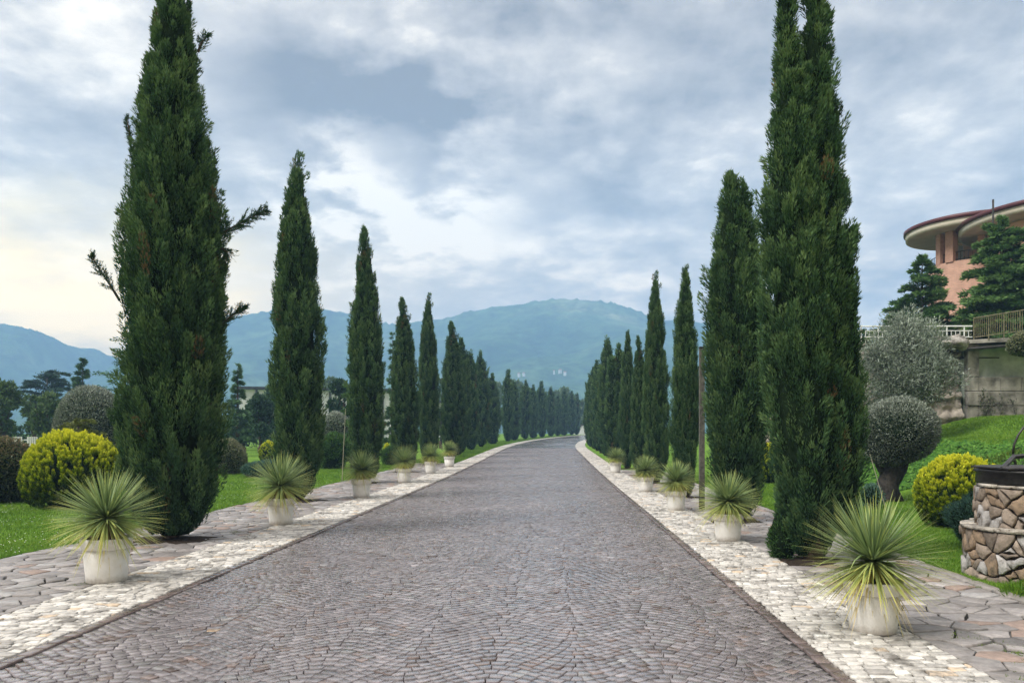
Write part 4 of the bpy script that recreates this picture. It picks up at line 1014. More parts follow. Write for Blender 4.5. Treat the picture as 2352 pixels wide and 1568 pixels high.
# ------------------------------------------------------------------ stone well
wx, wy = (2393 - CX) / F * 9.05, 9.05
wz = float(ground_z(wx, wy))
well = thing('stone_well', 'round two-tier fieldstone well with a black hinged lid at the right edge', 'well', (wx, wy, wz))
def drum(name, r, z0, z1, seed, cs=.20):
    rng = np.random.default_rng(seed); d = MB().lathe([(r - .03, z0), (r - .03, z1 - .01), (.02, z1 - .01)], 48).build(name, M['mortar'], well, True)
    cir = 2 * math.pi * r
    P = jitter_pts((0, z0, cir, z1), cs, cs * .95, rng, .45); P = P + rng.normal(0, cs * .28, P.shape); P = P[(P[:, 0] > 0) & (P[:, 0] < cir) & (P[:, 1] > z0) & (P[:, 1] < z1) & (rng.uniform(size=len(P)) < .9)]
    polys = voronoi(P, (0, z0, cir, z1))
    mf = lambda u, v, h: ((r - .03 + h) * math.cos(u / r), (r - .03 + h) * math.sin(u / r), v)
    V, PL, own = slabs(polys, .014, lambda: .040 + rng.normal(0, .012), mf, rng, .012, depth=-.005, wob=.008)
    c = np.array([.25, .205, .165]) * rng.lognormal(0, .22, (len(polys), 1)); k = rng.uniform(size=len(polys))
    c = np.where((k < .25)[:, None], np.array([.34, .33, .32]) * rng.lognormal(0, .15, (len(polys), 1)), c); c = np.where((k > .8)[:, None], np.array([.26, .19, .13]), c)
    link('stones', mesh_np('stones', V, polys=PL, mats=(M['fieldstone'],), col=c[own]), d)
drum('lower_tier', .80, -.1, .56, 1, .145)
drum('upper_tier', .67, .56, 1.05, 2, .135)
def coping(name, r0, r1, z, seed):
    rng = np.random.default_rng(seed); mb = []; a = 0; V = []; PL = []; cc = []
    while a < 2 * math.pi - .05:
        s = min(rng.uniform(.22, .45), 2 * math.pi - a); o = len(V); ro = r1 + rng.normal(0, .012); zt = z + .035 + rng.normal(0, .006)
        for zz in (z, zt):
            for rr in (r0, ro):
                for q in (0, .5, 1): V.append((rr * math.cos(a + .012 + (s - .024) * q), rr * math.sin(a + .012 + (s - .024) * q), zz))
        PL += [[o + 6, o + 9, o + 10, o + 7], [o + 7, o + 10, o + 11, o + 8], [o + 3, o + 4, o + 10, o + 9], [o + 4, o + 5, o + 11, o + 10], [o, o + 3, o + 9, o + 6], [o + 2, o + 8, o + 11, o + 5], [o + 0, o + 1, o + 4, o + 3], [o + 1, o + 2, o + 5, o + 4]]
        c = np.array([.42, .39, .34]) * rng.lognormal(0, .15); cc += [c] * 12; a += s
    link(name, mesh_np(name, np.array(V), polys=PL, mats=(M['fieldstone'],), col=np.array(cc)), well)
coping('coping', .65, .825, .562, 3)
coping('top_ring', .40, .685, 1.052, 4)
# black iron curb and lid
MB().lathe([(.56, 1.085), (.665, 1.085), (.675, 1.12), (.665, 1.215), (.69, 1.225), (.69, 1.25), (.62, 1.25), (.61, 1.10)], 40).build('iron_curb', M['darkmetal'], well, True)
lid = MB(); 
for k in range(9):
    x0 = -.62 + k * .138; hw = math.sqrt(max(.02, .66 ** 2 - (x0 + .065) ** 2))
    lid.box((x0, -hw, 1.262), (x0 + .130, hw, 1.285), .004)
lid.build('lid', M['blackwood'], well)
fr = MB()
fr.tube([(-.60, -.22, 1.275), (-.33, 0, 1.40), (.0, .05, 1.43), (.5, .05, 1.43)], .028, 6); fr.tube([(-.60, -.22, 1.275), (-.05, -.62, 1.29), (.5, -.45, 1.30)], .028, 6)
fr.tube([(-.2, -.12, 1.36), (.55, -.42, 1.36)], .03, 6); fr.tube([(-.12, -.04, 1.38), (.6, -.30, 1.38)], .022, 6)
fr.build('lid_frame', M['blackwood'], well)
hw_ = thing('drop_pole', 'curved dark pole rising behind the stone well lid', 'pole', on_ground(2330, 12.5))
def lc(x, y): return Vector(at(x, y, 12.5)) - hw_.location
mb = MB(); mb.tube([(lc(2338, 1075).x, 0, -.1), lc(2336, 1075), lc(2331, 1060), lc(2327, 1042)], .022, 8); mb.build('bent_foot', M['darkmetal'], hw_, True)
mb = MB(); mb.tube([lc(2327, 1042), lc(2329, 1022), lc(2338, 1000), lc(2352, 980), lc(2372, 965)], [.02, .018, .017, .016, .014], 8); mb.build('pole', M['blackwood'], hw_, True)
shrub('grass_clump', 'tuft of rough grass at the foot of the stone well', 'plant', 2385, 7.9, (.30, .3, .07), .02, 'grass', 28, 3000, (.10, .012), up=1.5, lumps=.3, core=False)

# wooden post between the right cypresses
p = on_ground(1612, 16.8); hp = CAMZ + (HY - 796) / F * 16.8 - p.z
t = thing('wooden_post', 'tall square weathered post between the second and third right cypresses', 'post', p)
MB().box((-.052, -.052, -.2), (.052, .052, hp - .04), .008).build('shaft', M['wood'], t)
MB().box((-.058, -.058, hp - .04), (.058, .058, hp), .01).build('cap', M['darkmetal'], t)
p = on_ground(785, 26.6); t = thing('support_stake', 'pale thin stake standing against the slim third left cypress', 'stake', p)
MB().tube([(0, 0, -.1), Vector(at(794, 938, 26.4)) - p], [.014, .011], 8).build('stick', M['cane'], t)
MB().tube([(.02, 0, 1.25), (.4, .3, 1.3)], .008, 5).build('tie', M['darkmetal'], t)

# ------------------------------------------------------------------ rock face, block wall, terrace
TZ = 5.05
terr = MB()
pts = [(9.5, 28.9), (16.4, 28.75), (16.5, 28.55), (23, 28.55), (70, 28.55), (70, 80), (30, 80), (15, 45), (11, 33)]
nP = len(pts)
terr.add([(x, y, -1) for x, y in pts] + [(x, y, TZ - .02) for x, y in pts], [list(range(nP))[::-1], list(range(nP, 2 * nP))] + [[k, (k + 1) % nP, nP + (k + 1) % nP, nP + k] for k in range(nP)])
structure(terr.build('terrain', M['dirt']))
def rock_mass(name, label, path, z0f, z1f, seed, m, depth=.55, res=.06, amp=.35):
    """craggy face along a ground path: real relief with ledges"""
    path = [Vector(p) for p in path]; L = [0]
    for a, b in zip(path, path[1:]): L.append(L[-1] + (b - a).length)
    nu = int(L[-1] / res); V = []; P = []; nz = 46
    for i in range(nu + 1):
        s = L[-1] * i / nu
        k = max(j for j in range(len(L)) if L[j] <= s + 1e-6); k = min(k, len(path) - 2)
        f = (s - L[k]) / (L[k + 1] - L[k]); q = path[k].lerp(path[k + 1], f); d = (path[k + 1] - path[k]).normalized(); nrm = Vector((d.y, -d.x))
        for j in range(nz + 8):
            if j <= nz: w = j / nz; back = 0
            else: w = 1; back = (j - nz) / 7 * 1.4
            zt = z1f(s) + .25 * mnoise.noise(Vector((s * 1.3, 5, seed)))
            z = z0f(q.x, q.y) - .3 + (zt - z0f(q.x, q.y) + .3) * w
            v3 = Vector((s * .55, z * .9, seed * 3.1))
            o = mnoise.turbulence(v3 * 1.1, 5, False) * amp * 1.5 + mnoise.voronoi(v3 * 1.25)[0][0] * amp * .9 + .10 * math.sin(z * 9 + 4 * mnoise.noise(v3))
            o -= w * depth * .7; o += .16 * amp * 2.5 * mnoise.turbulence(Vector((s * 2.6, z * 4.2, seed)), 4, True)
            zz = z + ((0.22 * mnoise.turbulence(Vector((s * 2.6, back * 2.2, 9 + seed)), 4, True) - .12) if j >= nz else 0)
            V.append((q.x + nrm.x * (o - back), q.y + nrm.y * (o - back), zz))
    m_ = nz + 8
    for i in range(nu):
        for j in range(m_ - 1): P.append([i * m_ + j, (i + 1) * m_ + j, (i + 1) * m_ + j + 1, i * m_ + j + 1])
    o = link(name, mesh_np(name, np.array(V), P, mats=(M[m],)))
    tag(o, label, 'rock face'); return o
rock_mass('rocky_outcrop', 'craggy brown rock face below the white railing, behind the silver olive', [(8.3, 28.6), (12.5, 28.5), (15.2, 28.3), (16.35, 28.1)], lambda x, y: float(ground_z(x, y)), lambda s: TZ - .12, 1, 'rock')
rl = np.random.default_rng(77); LV, LQ, lo_ = [], [], 0
for k in range(16):
    c = (13.7 + 2.55 * k / 15 + rl.normal(0, .05), 28.05 + rl.normal(0, .12), TZ - .12 - abs(rl.normal(0, .14)))
    V, Q = ellipsoid_core(c, (rl.uniform(.22, .42), rl.uniform(.25, .4), rl.uniform(.14, .27)), 300 + k, 1.0, .16, 14)
    V = V + np.array([[mnoise.noise(Vector(v) * 4.5) * .07, mnoise.noise(Vector(v) * 4.2 + Vector((9, 1, 2))) * .07, mnoise.turbulence(Vector(v) * 3.5, 4, True) * .10] for v in V])
    LV.append(V); LQ.append(Q + lo_); lo_ += len(V)
tag(link('rocky_ledge', mesh_np('rocky_ledge', np.concatenate(LV), np.concatenate(LQ), mats=(M['palerock'],))), 'pale craggy ledge at the top of the rock under the white railing', 'rock face')
# block retaining wall
wl = thing('block_wall', 'grey weathered block retaining wall with dried creeper under the terrace deck', 'wall', (16.5, 28.05, 1.9))
rngb = np.random.default_rng(17)
MB().box((0.0, .22, -.4), (7.5, .6, 3.1)).build('wall_core', M['greenconcrete'], wl)
mb = MB(); z = -.3; row = 0
while z < 1.75:
    hh = .52 if row else .55; x = 0.02 + (-.35 if row % 2 else 0)
    while x < 7.4:
        w = rngb.uniform(.62, .95); a = max(x, .02)
        if x + w - a > .15: y0 = rngb.normal(0, .018); mb.box((a + .008, y0, z + .008), (x + w - .008, .23, z + hh - .008), .016)
        x += w
    z += hh; row += 1
mb.build('blocks', M['concrete'], wl)
mb = MB(); mb.box((.02, -.02, z + .01), (.42, .23, 3.0), .02); mb.build('pier', M['concrete'], wl)
# dried creeper on the blocks
rc = random.Random(3); mb = MB(); lv = []
for k in range(26):
    x = rc.uniform(.1, 6.5); z = rc.uniform(-.2, .2); pts_ = []
    for j in range(rc.randint(5, 10)):
        pts_.append((x, -.06 + rc.uniform(-.01, .01), z)); x += rc.uniform(-.16, .16); z += rc.uniform(.08, .30)
    mb.tube(pts_, [.014] * len(pts_), 5, False); lv += pts_
mb.build('creeper_stems', M['wood'], wl)
rv = np.random.default_rng(2); LP = np.array(lv); n = 2600; P = LP[rv.integers(0, len(LP), n)] + rv.normal(0, 1, (n, 3)) * np.array([.10, .015, .10])
V, Q = leaf_quads(P, unit(rv.normal(size=(n, 3)) * np.array([1, .3, 1])), rv.uniform(.04, .09, n), rv.uniform(.03, .06, n), rv)
link('creeper_leaves', mesh_np('creeper_leaves', V, Q, mats=(M['pale_bush'],), tint=np.repeat(np.clip(rv.normal(.15, .15, n), 0, 1), 4)), wl)
# terrace deck with overhanging slab
dk = thing('terrace_deck', 'thin terrace deck slab jutting out above the block wall', 'deck', (16.2, 28.2, TZ - .12))
mb = MB(); D0 = [(0.15, -.15), (2.6, -1.55), (9, -3.6), (9, 2), (0.15, 2)]
mb.add([(x, y, -.02) for x, y in D0] + [(x, y, .12) for x, y in D0], [[4, 3, 2, 1, 0], [5, 6, 7, 8, 9]] + [[k, (k + 1) % 5, 5 + (k + 1) % 5, 5 + k] for k in range(5)])
mb.build('slab', M['concrete'], dk)
mb = MB(); mb.tube([(-.75, -.0, -.42), (.35, -.30, -.22), (2.7, -1.66, -.10)], .05, 6); mb.tube([(-.1, .1, -.50), (1.6, .1, -.50)], .045, 6)
mb.add([(-.75, 0, -.40), (.35, -.34, -.20), (2.65, -1.70, -.06), (2.65, -.1, -.06), (.3, .1, -.26)], [[0, 1, 2, 3, 4]]); mb.build('canopy_edge', M['blackwood'], dk)
# railings
def railing(name, label, a, b, h, n, m, step, rb, top_r, post_every, cat='railing'):
    a, b = Vector(a), Vector(b); t = thing(name, label, cat, a); d = b - a; L = d.length
    MB().tube([(0, 0, h), d + Vector((0, 0, h))], top_r, 8).build('top_rail', M[m], t)
    MB().tube([(0, 0, .10), d + Vector((0, 0, .10))], top_r * .7, 6).build('bottom_rail', M[m], t)
    if name == 'white_railing': MB().tube([(0, 0, h - .17), d + Vector((0, 0, h - .17))], top_r * .6, 6).build('mid_rail', M[m], t)
    k = 0; s = 0.0
    while s <= L + 1e-3:
        q = d * (s / L)
        if k % post_every == 0: MB().tube([q + Vector((0, 0, -.05)), q + Vector((0, 0, h + .02))], rb * 1.9, 8).build('post', M[m], t)
        else: MB().tube([q + Vector((0, 0, .10)), q + Vector((0, 0, h - (.17 if name == 'white_railing' else 0)))], rb, 6).build('baluster', M[m], t)
        s += step; k += 1
railing('white_railing', 'white metal railing along the terrace edge above the rock face', at(1900, 780, 28.9), at(2233, 780, 28.6), .50, 0, 'whitemetal', .155, .011, .026, 4)
railing('bamboo_railing', 'bamboo-coloured railing on the terrace deck at the right edge', at(2237, 781, 28.2), at(2420, 757, 25.4), .80, 0, 'bamboo', .085, .011, .022, 7)
# fence rails glimpsed between the two near right cypresses
t = thing('rail_fence', 'dark two-rail fence glimpsed between the two nearest right cypresses', 'fence', on_ground(1765, 26.8))
for zz in (1.05, 1.35): MB().tube([(-.9, 0, zz - .12), (.9, 0, zz + .12)], .035, 6).build('rail', M['wood'], t)
for xx in (-.8, .8): MB().tube([(xx, .04, -.1), (xx, .04, 1.55)], .05, 8).build('post', M['wood'], t)

# ------------------------------------------------------------------ rotunda building
YB = 46.0
def bpt(px, Y=YB): return (px - CX) / F * Y
b0 = Vector((bpt(2242), YB, TZ))
bd = thing('rotunda_building', 'pink brick building with round maroon-roofed balcony on the hill at right', 'building', b0)
def zof(py, Y=YB): return CAMZ + (HY - py) / F * Y - TZ
def lathe_uv(prof, n, c, r, name, m, parent, a0=0, a1=2 * math.pi):
    mb = MB().lathe(prof, n, c, a0, a1); me = mb.mesh(name, m, False)
    uv = me.uv_layers.new(name='UVMap')
    for poly in me.polygons:
        ths = []
        for li in poly.loop_indices:
            v = me.vertices[me.loops[li].vertex_index].co; ths.append(math.atan2(v.y - c[1], v.x - c[0]))
        if max(ths) - min(ths) > math.pi: ths = [x + 2 * math.pi if x < 0 else x for x in ths]
        for li, th in zip(poly.loop_indices, ths):
            v = me.vertices[me.loops[li].vertex_index].co; uv.data[li].uv = (th * r, v.z)
    me.polygons.foreach_set('use_smooth', np.ones(len(me.polygons), bool))
    return link(name, me, parent)
zf, ze = zof(612), zof(545)          # balcony parapet top, eave underside
lathe_uv([(2.55, -.5), (2.55, zf), (2.25, zf), (2.25, zf - .35)], 56, (0, 0, 0), 2.55, 'wall', M['brick'], bd)
MB().lathe([(2.25, zf - .33), (.01, zf - .33)], 40).build('balcony_floor', M['soffit'], bd)
lathe_uv([(1.15, zf - .33), (1.15, ze)], 40, (.9, 1.2, 0), 1.15, 'inner_wall', M['brick'], bd)
for a in (190, 208, 245, 280, 320):
    c = (2.38 * math.cos(R(a)), 2.38 * math.sin(R(a)))
    w = .36 if a != 208 else .46
    o = MB().box((-w / 2, -w / 2, zf - .02), (w / 2, w / 2, ze + .05)).build('pillar', M['brick2'], bd); o.location = (c[0], c[1], 0); o.rotation_euler = (0, 0, R(a))
fr = MB().box((-.28, -.05, zf - .25), (.28, .05, ze - .35)).build('window', M['whitewall'], bd); fr.location = (-.72, .6, 0)
MB().box((-.22, -.08, zf - .15), (.22, -.055, ze - .42)).build('pane', M['glass'], fr)
mb = MB()
for zz in (.12, .55): mb.lathe([(2.36, zf + zz - .02), (2.40, zf + zz), (2.36, zf + zz + .02), (2.33, zf + zz), (2.36, zf + zz - .02)], 48)
for k in range(72):
    a = 2 * math.pi * k / 72; mb.tube([(2.37 * math.cos(a), 2.37 * math.sin(a), zf), (2.37 * math.cos(a), 2.37 * math.sin(a), zf + .55)], .012, 4, False)
mb.build('balcony_rail', M['darkmetal'], bd)
rf = MB().lathe([(3.72, ze + .40), (3.86, ze + .42), (3.86, ze + .62), (3.74, ze + .66), (2.0, ze + 1.05), (.01, ze + 1.3)], 64).build('roof', M['maroon'], bd, True)
MB().lathe([(3.62, ze + .06), (3.74, ze + .08), (3.76, ze + .40), (3.70, ze + .402)], 64).build('fascia', M['cream'], rf, True)
MB().lathe([(.01, ze + .04), (3.2, ze + .04), (3.63, ze + .06)], 64).build('soffit', M['soffit'], rf, True)
# the larger round wing to the right
wg = (bpt(2478, 42) - b0.x, 42 - YB, 0); z2 = zof(522, 42)
lathe_uv([(4.3, -.5), (4.3, z2)], 64, wg, 4.3, 'wing_wall', M['pinkwall'], bd)
rf2 = MB().lathe([(5.62, z2 + .38), (5.80, z2 + .40), (5.80, z2 + .60), (5.66, z2 + .64), (3, z2 + 1.1), (.01, z2 + 1.4)], 72, wg).build('wing_roof', M['maroon'], bd, True)
MB().lathe([(5.5, z2 + .05), (5.66, z2 + .07), (5.68, z2 + .38), (5.6, z2 + .382)], 72, wg).build('fascia', M['cream'], rf2, True)
MB().lathe([(.01, z2 + .02), (5.0, z2 + .02), (5.52, z2 + .05)], 64, wg).build('soffit', M['soffit'], rf2, True)
vp = at(2281, 505, 40) - b0
MB().tube([vp + Vector((0, 0, -.4)), vp + Vector((0, 0, 1.05))], .05, 8).build('vent_pipe', M['stain'], rf2)
# conifers and shrubs on the terrace
def terr_pt(px, Y): return Vector(((px - CX) / F * Y, Y, TZ - .05))
def hgt(py, Y): return CAMZ + (HY - py) / F * Y - TZ
tier_tree('fir_tree', 'layered dark fir in front of the round balcony', 'fir', terr_pt(2118, 34), hgt(596, 34), 2.05, 'spruce', 201, 12, (.19, .055), .10, .05, .14, 330, 13, .75, tr=.10, pad=.2)
tier_tree('fir_tree', 'tall broad layered fir standing before the pink wing', 'fir', terr_pt(2304, 32), hgt(508, 32), 1.95, 'spruce', 202, 14, (.19, .055), .10, .05, .12, 380, 14, .50, tr=.12, tintm=.55, pad=.2)
tier_tree('fir_tree', 'fir cut by the right edge beside the tall broad one', 'fir', terr_pt(2385, 31), hgt(497, 31), 1.9, 'spruce', 203, 14, (.19, .055), .10, .05, .10, 330, 12, .5, tr=.12, tintm=.5, pad=.2)
def tshrub(name, label, px, Y, r, zc, m, seed, **kw):
    t = shrub(name, label, 'shrub', px, Y, r, zc, m, seed, base=TZ - .05, **kw)
tshrub('red_maple', 'small dark red-leaved shrub left of the layered dark fir', 2068, 33.2, (.75, .5, .28), .62, 'red', 204, density=500, leaf=(.12, .04), core=False, lumps=.3)
tshrub('terrace_shrub', 'pale green shrub at the left end of the white railing', 2010, 31, (.75, .5, .40), .38, 'broad', 205, density=500, leaf=(.13, .06), core=False, lumps=.3, tmean=.6)
tshrub('terrace_shrub', 'yellow-green shrub behind the white railing, under the layered dark fir', 2118, 30.3, (.8, .5, .48), .40, 'weed', 206, density=420, leaf=(.13, .06), core=False, lumps=.3, tmean=.3)
tshrub('terrace_shrub', 'brownish shrub between white and bamboo-coloured railings', 2210, 31, (.35, .35, .40), .38, 'photinia', 207, density=400, leaf=(.1, .04), core=False, lumps=.3, tmean=.5)
t = thing('hanging_bush', 'pale clipped bush cut by the right edge in front of the block wall', 'bush', on_ground(2366, 21))
zc_ = CAMZ + (HY - 790) / F * 21 - t.location.z
link('foliage', ball_mesh('foliage', [((0, 0, zc_), (.50, .5, .34))], 'pale_bush', 208, 2200, (.06, .028), toptint=.15), t)
MB().tube([(0.25, 0, -.1), (.15, 0, zc_ * .6), (0, 0, zc_)], [.07, .06, .04], 8).build('stem', M['bark'], t, True)

# ------------------------------------------------------------------ far left buildings and pieces at the end of the drive
pa, pb = on_ground(550, 112), on_ground(905, 118)
hb = thing('white_hall', 'long low white building with dark flat roof behind the left trees', 'building', pa)
dx = pb - pa; L_ = dx.length; hb.rotation_euler = (0, 0, math.atan2(dx.y, dx.x)); hz = CAMZ + (HY - 894) / F * 112 - pa.z
MB().box((0, 0, -.3), (L_, 14, hz)).build('wall', M['whitewall'], hb)
MB().box((-.4, -.5, hz), (L_ + .4, 14.4, hz + .42)).build('roof', M['asphaltroof'], hb)
for k in range(8):
    x = 2.2 + k * 2.6; MB().box((x, -.14, -.2), (x + .32, -.004, hz - .02)).build('downpipe', M['stain'], hb)
pa = on_ground(1005, 125); sh = thing('small_hall', 'small dark-roofed white building glimpsed between the fifth and sixth left cypresses', 'building', pa); hz = CAMZ + (HY - 925) / F * 125 - pa.z
MB().box((-1.6, 0, -.3), (1.6, 6, hz)).build('wall', M['whitewall'], sh); MB().box((-2, -.4, hz), (2, 6.4, hz + .4)).build('roof', M['asphaltroof'], sh)
p = on_ground(1015, 62); t = thing('street_lamp', 'tiny dark lantern post between the fifth and sixth left cypresses', 'lamp post', p); hz = CAMZ + (HY - 868) / F * 62 - p.z
MB().tube([(0, 0, -.1), (0, 0, hz - .5)], [.06, .04], 8).build('pole', M['darkmetal'], t); MB().lathe([(.03, hz - .5), (.13, hz - .42), (.16, hz - .12), (.05, hz), (.01, hz + .08)], 12).build('lantern', M['darkmetal'], t, True)
# garden fence glimpsed at the far left
a, b = on_ground(18, 57), on_ground(150, 58); t = thing('picket_fence', 'broken pale picket fence glimpsed under the far left trees', 'fence', a); d = b - a
MB().tube([(0, .05, .9), d + Vector((0, .05, .9))], .05, 5).build('rail', M['whitewall'], t)
mbp = MB()
for k in range(26):
    if random.random() < .75: q = d * (k / 26); mbp.box((q.x - .06, q.y - .02, 0), (q.x + .06, q.y + .02, 1.15))
mbp.build('pickets', M['whitewall'], t)
# pale wall where the drive bends away
e0 = on_ground(1318, 163); ew = thing('end_wall', 'pale grey wall with sloping top at the far end of the drive', 'wall', e0)
k_ = 163 / F
mb = MB(); W_ = 46 * k_; h0, h1 = 13 * k_, 25 * k_
mb.add([(0, 0, -.4), (W_, 0, -.4), (W_, .4, -.4), (0, .4, -.4), (0, 0, h0), (W_, 0, h1 + 4 * k_), (W_, .4, h1 + 4 * k_), (0, .4, h0)], [[0, 3, 2, 1], [4, 5, 6, 7], [0, 1, 5, 4], [1, 2, 6, 5], [2, 3, 7, 6], [3, 0, 4, 7]]); mb.build('wall', M['whitewall'], ew)
mb = MB(); mb.add([(-.1, -.1, h0), (W_, -.1, h1 + 4 * k_), (W_, .5, h1 + 4 * k_), (-.1, .5, h0), (-.1, -.1, h0 + .2), (W_, -.1, h1 + 4 * k_ + .2), (W_, .5, h1 + 4 * k_ + .2), (-.1, .5, h0 + .2)], [[0, 3, 2, 1], [4, 5, 6, 7], [0, 1, 5, 4], [1, 2, 6, 5], [2, 3, 7, 6], [3, 0, 4, 7]]); mb.build('coping', M['stain'], ew)
MB().box((8 * k_, -.09, 17 * k_), (17 * k_, -.005, 18.4 * k_)).build('slot', M['stain'], ew)

# ------------------------------------------------------------------ hills, haze
ridge_px = np.array([-1800, -900, -300, 0, 60, 120, 165, 210, 260, 330, 420, 480, 525, 560, 620, 680, 750, 800, 850, 890, 930, 975, 1010, 1060, 1100, 1150, 1200, 1240, 1270, 1310, 1370, 1420, 1460, 1490, 1530, 1580, 1630, 1760, 1900, 2100, 2400, 3000, 4000])
ridge_py = np.array([760, 770, 772, 733, 741, 751, 764, 800, 812, 790, 762, 750, 738, 726, 718, 712, 709, 717, 733, 746, 744, 738, 734, 720, 714, 704, 697, 690, 686, 689, 694, 701, 712, 724, 734, 738, 740, 752, 770, 790, 800, 790, 800])
YR = 1500.0
rx = (ridge_px - CX) / F * YR; rh = (HY - ridge_py) / F * YR + CAMZ
def hill(name, x0, x1, y_off, seed, sel):
    nx, nyy = 420, 70
    xs = np.linspace(x0, x1, nx); ts = np.linspace(-1, .55, nyy)
    X, T = np.meshgrid(xs, ts, indexing='ij')
    f1 = smooth_field(np.random.default_rng(seed), 12, .010); f2 = smooth_field(np.random.default_rng(seed + 1), 16, .035)
    H = np.interp(X, rx, rh) * sel(X)
    Yy = YR + y_off + T * 720
    P3 = np.stack([X, Yy, X * 0], -1)
    prof = np.where(T < 0, np.clip(1 + T, 0, 1) ** .85 * (1 - .25 * np.sin(np.pi * np.clip(-T, 0, 1))), 1 - T * T * .8)
    edge = np.clip((1 + T) * 4, 0, 1) * np.clip(np.abs(T) * 3, .12, 1)
    Z = H * prof + (f1(P3) * 20 + f2(P3) * 6) * edge * np.clip(H / 150, 0, 1) - 1.0 * (T <= -.999)
    # trees roughen the skyline
    Z += np.where(np.abs(T) < .05, np.random.default_rng(seed).gamma(1.2, 1.1, Z.shape), 0)
    Z = np.maximum(Z, -.9)
    V = np.stack([X, Yy, Z], -1).reshape(-1, 3)
    i = np.arange(nx - 1)[:, None] * nyy; k = np.arange(nyy - 1)[None]
    Q = np.stack([i + k, i + nyy + k, i + nyy + k + 1, i + k + 1], -1).reshape(-1, 4)
    structure(link(name, mesh_np(name, V, Q, mats=(M['hill'],), smooth=True)))
    return
hill('hill', -760, 1900, 0, 3, lambda X: sstep(-800, -640, X))
hill('hill', -1950, -690, -120, 8, lambda X: (1 - sstep(-850, -700, X)) * .92)
# hamlet on the lower slope
rhm = random.Random(4)
def hill_z(px, py, Y): return at(px, py, Y)
for (px, py) in ((1192, 858), (1203, 857), (1272, 852), (1286, 850), (1297, 855)):
    # sits on the slope: find where the sight line meets the hill surface
    Yh = 1040.0
    Hh = float(np.interp((px - CX) / F * 1500, rx, rh)); 
    best = None
    for q in np.linspace(800, 1450, 200):
        T = (q - YR) / 720; pr = max(0, 1 + T) ** .85 * (1 - .25 * math.sin(math.pi * min(1, max(0, -T))))
        zz = float(np.interp((px - CX) / F * q, rx, rh)) * pr
        sl = CAMZ + (HY - py) / F * q
        if zz >= sl: best = (q, sl); break
    Yh, zh = best if best else (1000, CAMZ + (HY - py) / F * 1000)
    hx = (px - CX) / F * Yh; w = rhm.uniform(1.0, 1.8)
    hs = thing('hillside_house', 'tiny pale house of the hamlet on the lower slope of the main hill', 'house', (hx, Yh - 6, zh - 1), rhm.uniform(-.5, .5), 'hamlet houses on the hill')
    MB().box((-w, -2, -4), (w, 2, .9)).build('wall', M['whitewall'], hs)
    mb = MB(); mb.add([(-w - .3, -2.4, .91), (w + .3, -2.4, .91), (w + .3, 2.4, .91), (-w - .3, 2.4, .91), (-w - .3, 0, 1.9), (w + .3, 0, 1.9)], [[0, 1, 5, 4], [2, 3, 4, 5], [0, 4, 3], [1, 2, 5], [0, 3, 2, 1]]); mb.build('roof', M['tileroof'], hs)

HAZE = 0.00074
hz_m, nt = mat('haze_air')
pv = nd(nt, 'ShaderNodeVolumePrincipled'); pv.inputs['Color'].default_value = (0.36, 0.61, 1.0, 1); pv.inputs['Density'].default_value = HAZE; pv.inputs['Anisotropy'].default_value = 0.0
out = nd(nt, 'ShaderNodeOutputMaterial'); nt.links.new(pv.outputs[0], out.inputs['Volume'])
o = MB().box((-2050, -60, -2.0), (2050, 2260, 345)).build('haze', hz_m); tag(o, None, None, None, 'stuff')

# ------------------------------------------------------------------ sky and light
w = bpy.data.worlds.new('World'); scene.world = w; w.use_nodes = True
nt = w.node_tree; nt.nodes.clear(); L = nt.links
SUN_EL, SUN_AZ = R(48), R(-120)           # measured from +Y towards +X
def mth(op, a, b=None, c=None, clamp=False):
    n = nd(nt, 'ShaderNodeMath', operation=op); n.use_clamp = clamp
    for i_, v_ in enumerate((a, b, c)):
        if v_ is None: continue
        if hasattr(v_, 'links'): L.new(v_, n.inputs[i_])
        else: n.inputs[i_].default_value = v_
    return n.outputs[0]
tc = nd(nt, 'ShaderNodeTexCoord'); DIR = tc.outputs['Generated']
sx = nd(nt, 'ShaderNodeSeparateXYZ'); L.new(DIR, sx.inputs[0]); dxo, dyo, dzo = sx.outputs
# cloud layer: look up where the direction meets a flat cloud deck
den = mth('ADD', mth('MAXIMUM', dzo, 0.0), 0.22)
cv = nd(nt, 'ShaderNodeCombineXYZ'); L.new(mth('DIVIDE', dxo, den), cv.inputs[0]); L.new(mth('DIVIDE', dyo, den), cv.inputs[1])
def cnoise(scale, detail, dist, off):
    mp = nd(nt, 'ShaderNodeMapping'); mp.inputs['Location'].default_value = off; L.new(cv.outputs[0], mp.inputs[0])
    n = nd(nt, 'ShaderNodeTexNoise'); n.inputs['Scale'].default_value = scale; n.inputs['Detail'].default_value = detail; n.inputs['Distortion'].default_value = dist; n.inputs['Roughness'].default_value = .60
    L.new(mp.outputs[0], n.inputs['Vector']); return n
n1 = cnoise(1.9, 10, .15, (3.1, 1.7, 0)); n2 = cnoise(5.5, 10, .12, (7.7, 2.2, 0))
az = mth('ARCTAN2', dxo, dyo); el = mth('ARCSINE', dzo)
wob1 = mth('MULTIPLY', mth('SUBTRACT', n2.outputs['Fac'], .5), .30); wob2 = mth('MULTIPLY', mth('SUBTRACT', n1.outputs['Fac'], .5), .22)
azw = mth('ADD', az, wob1); elw = mth('ADD', el, wob2)
def px_dir(px, py):
    v = Vector(((px - CX) / F, 1, (HY - py) / F)).normalized(); return math.atan2(v.x, v.y), math.asin(v.z)
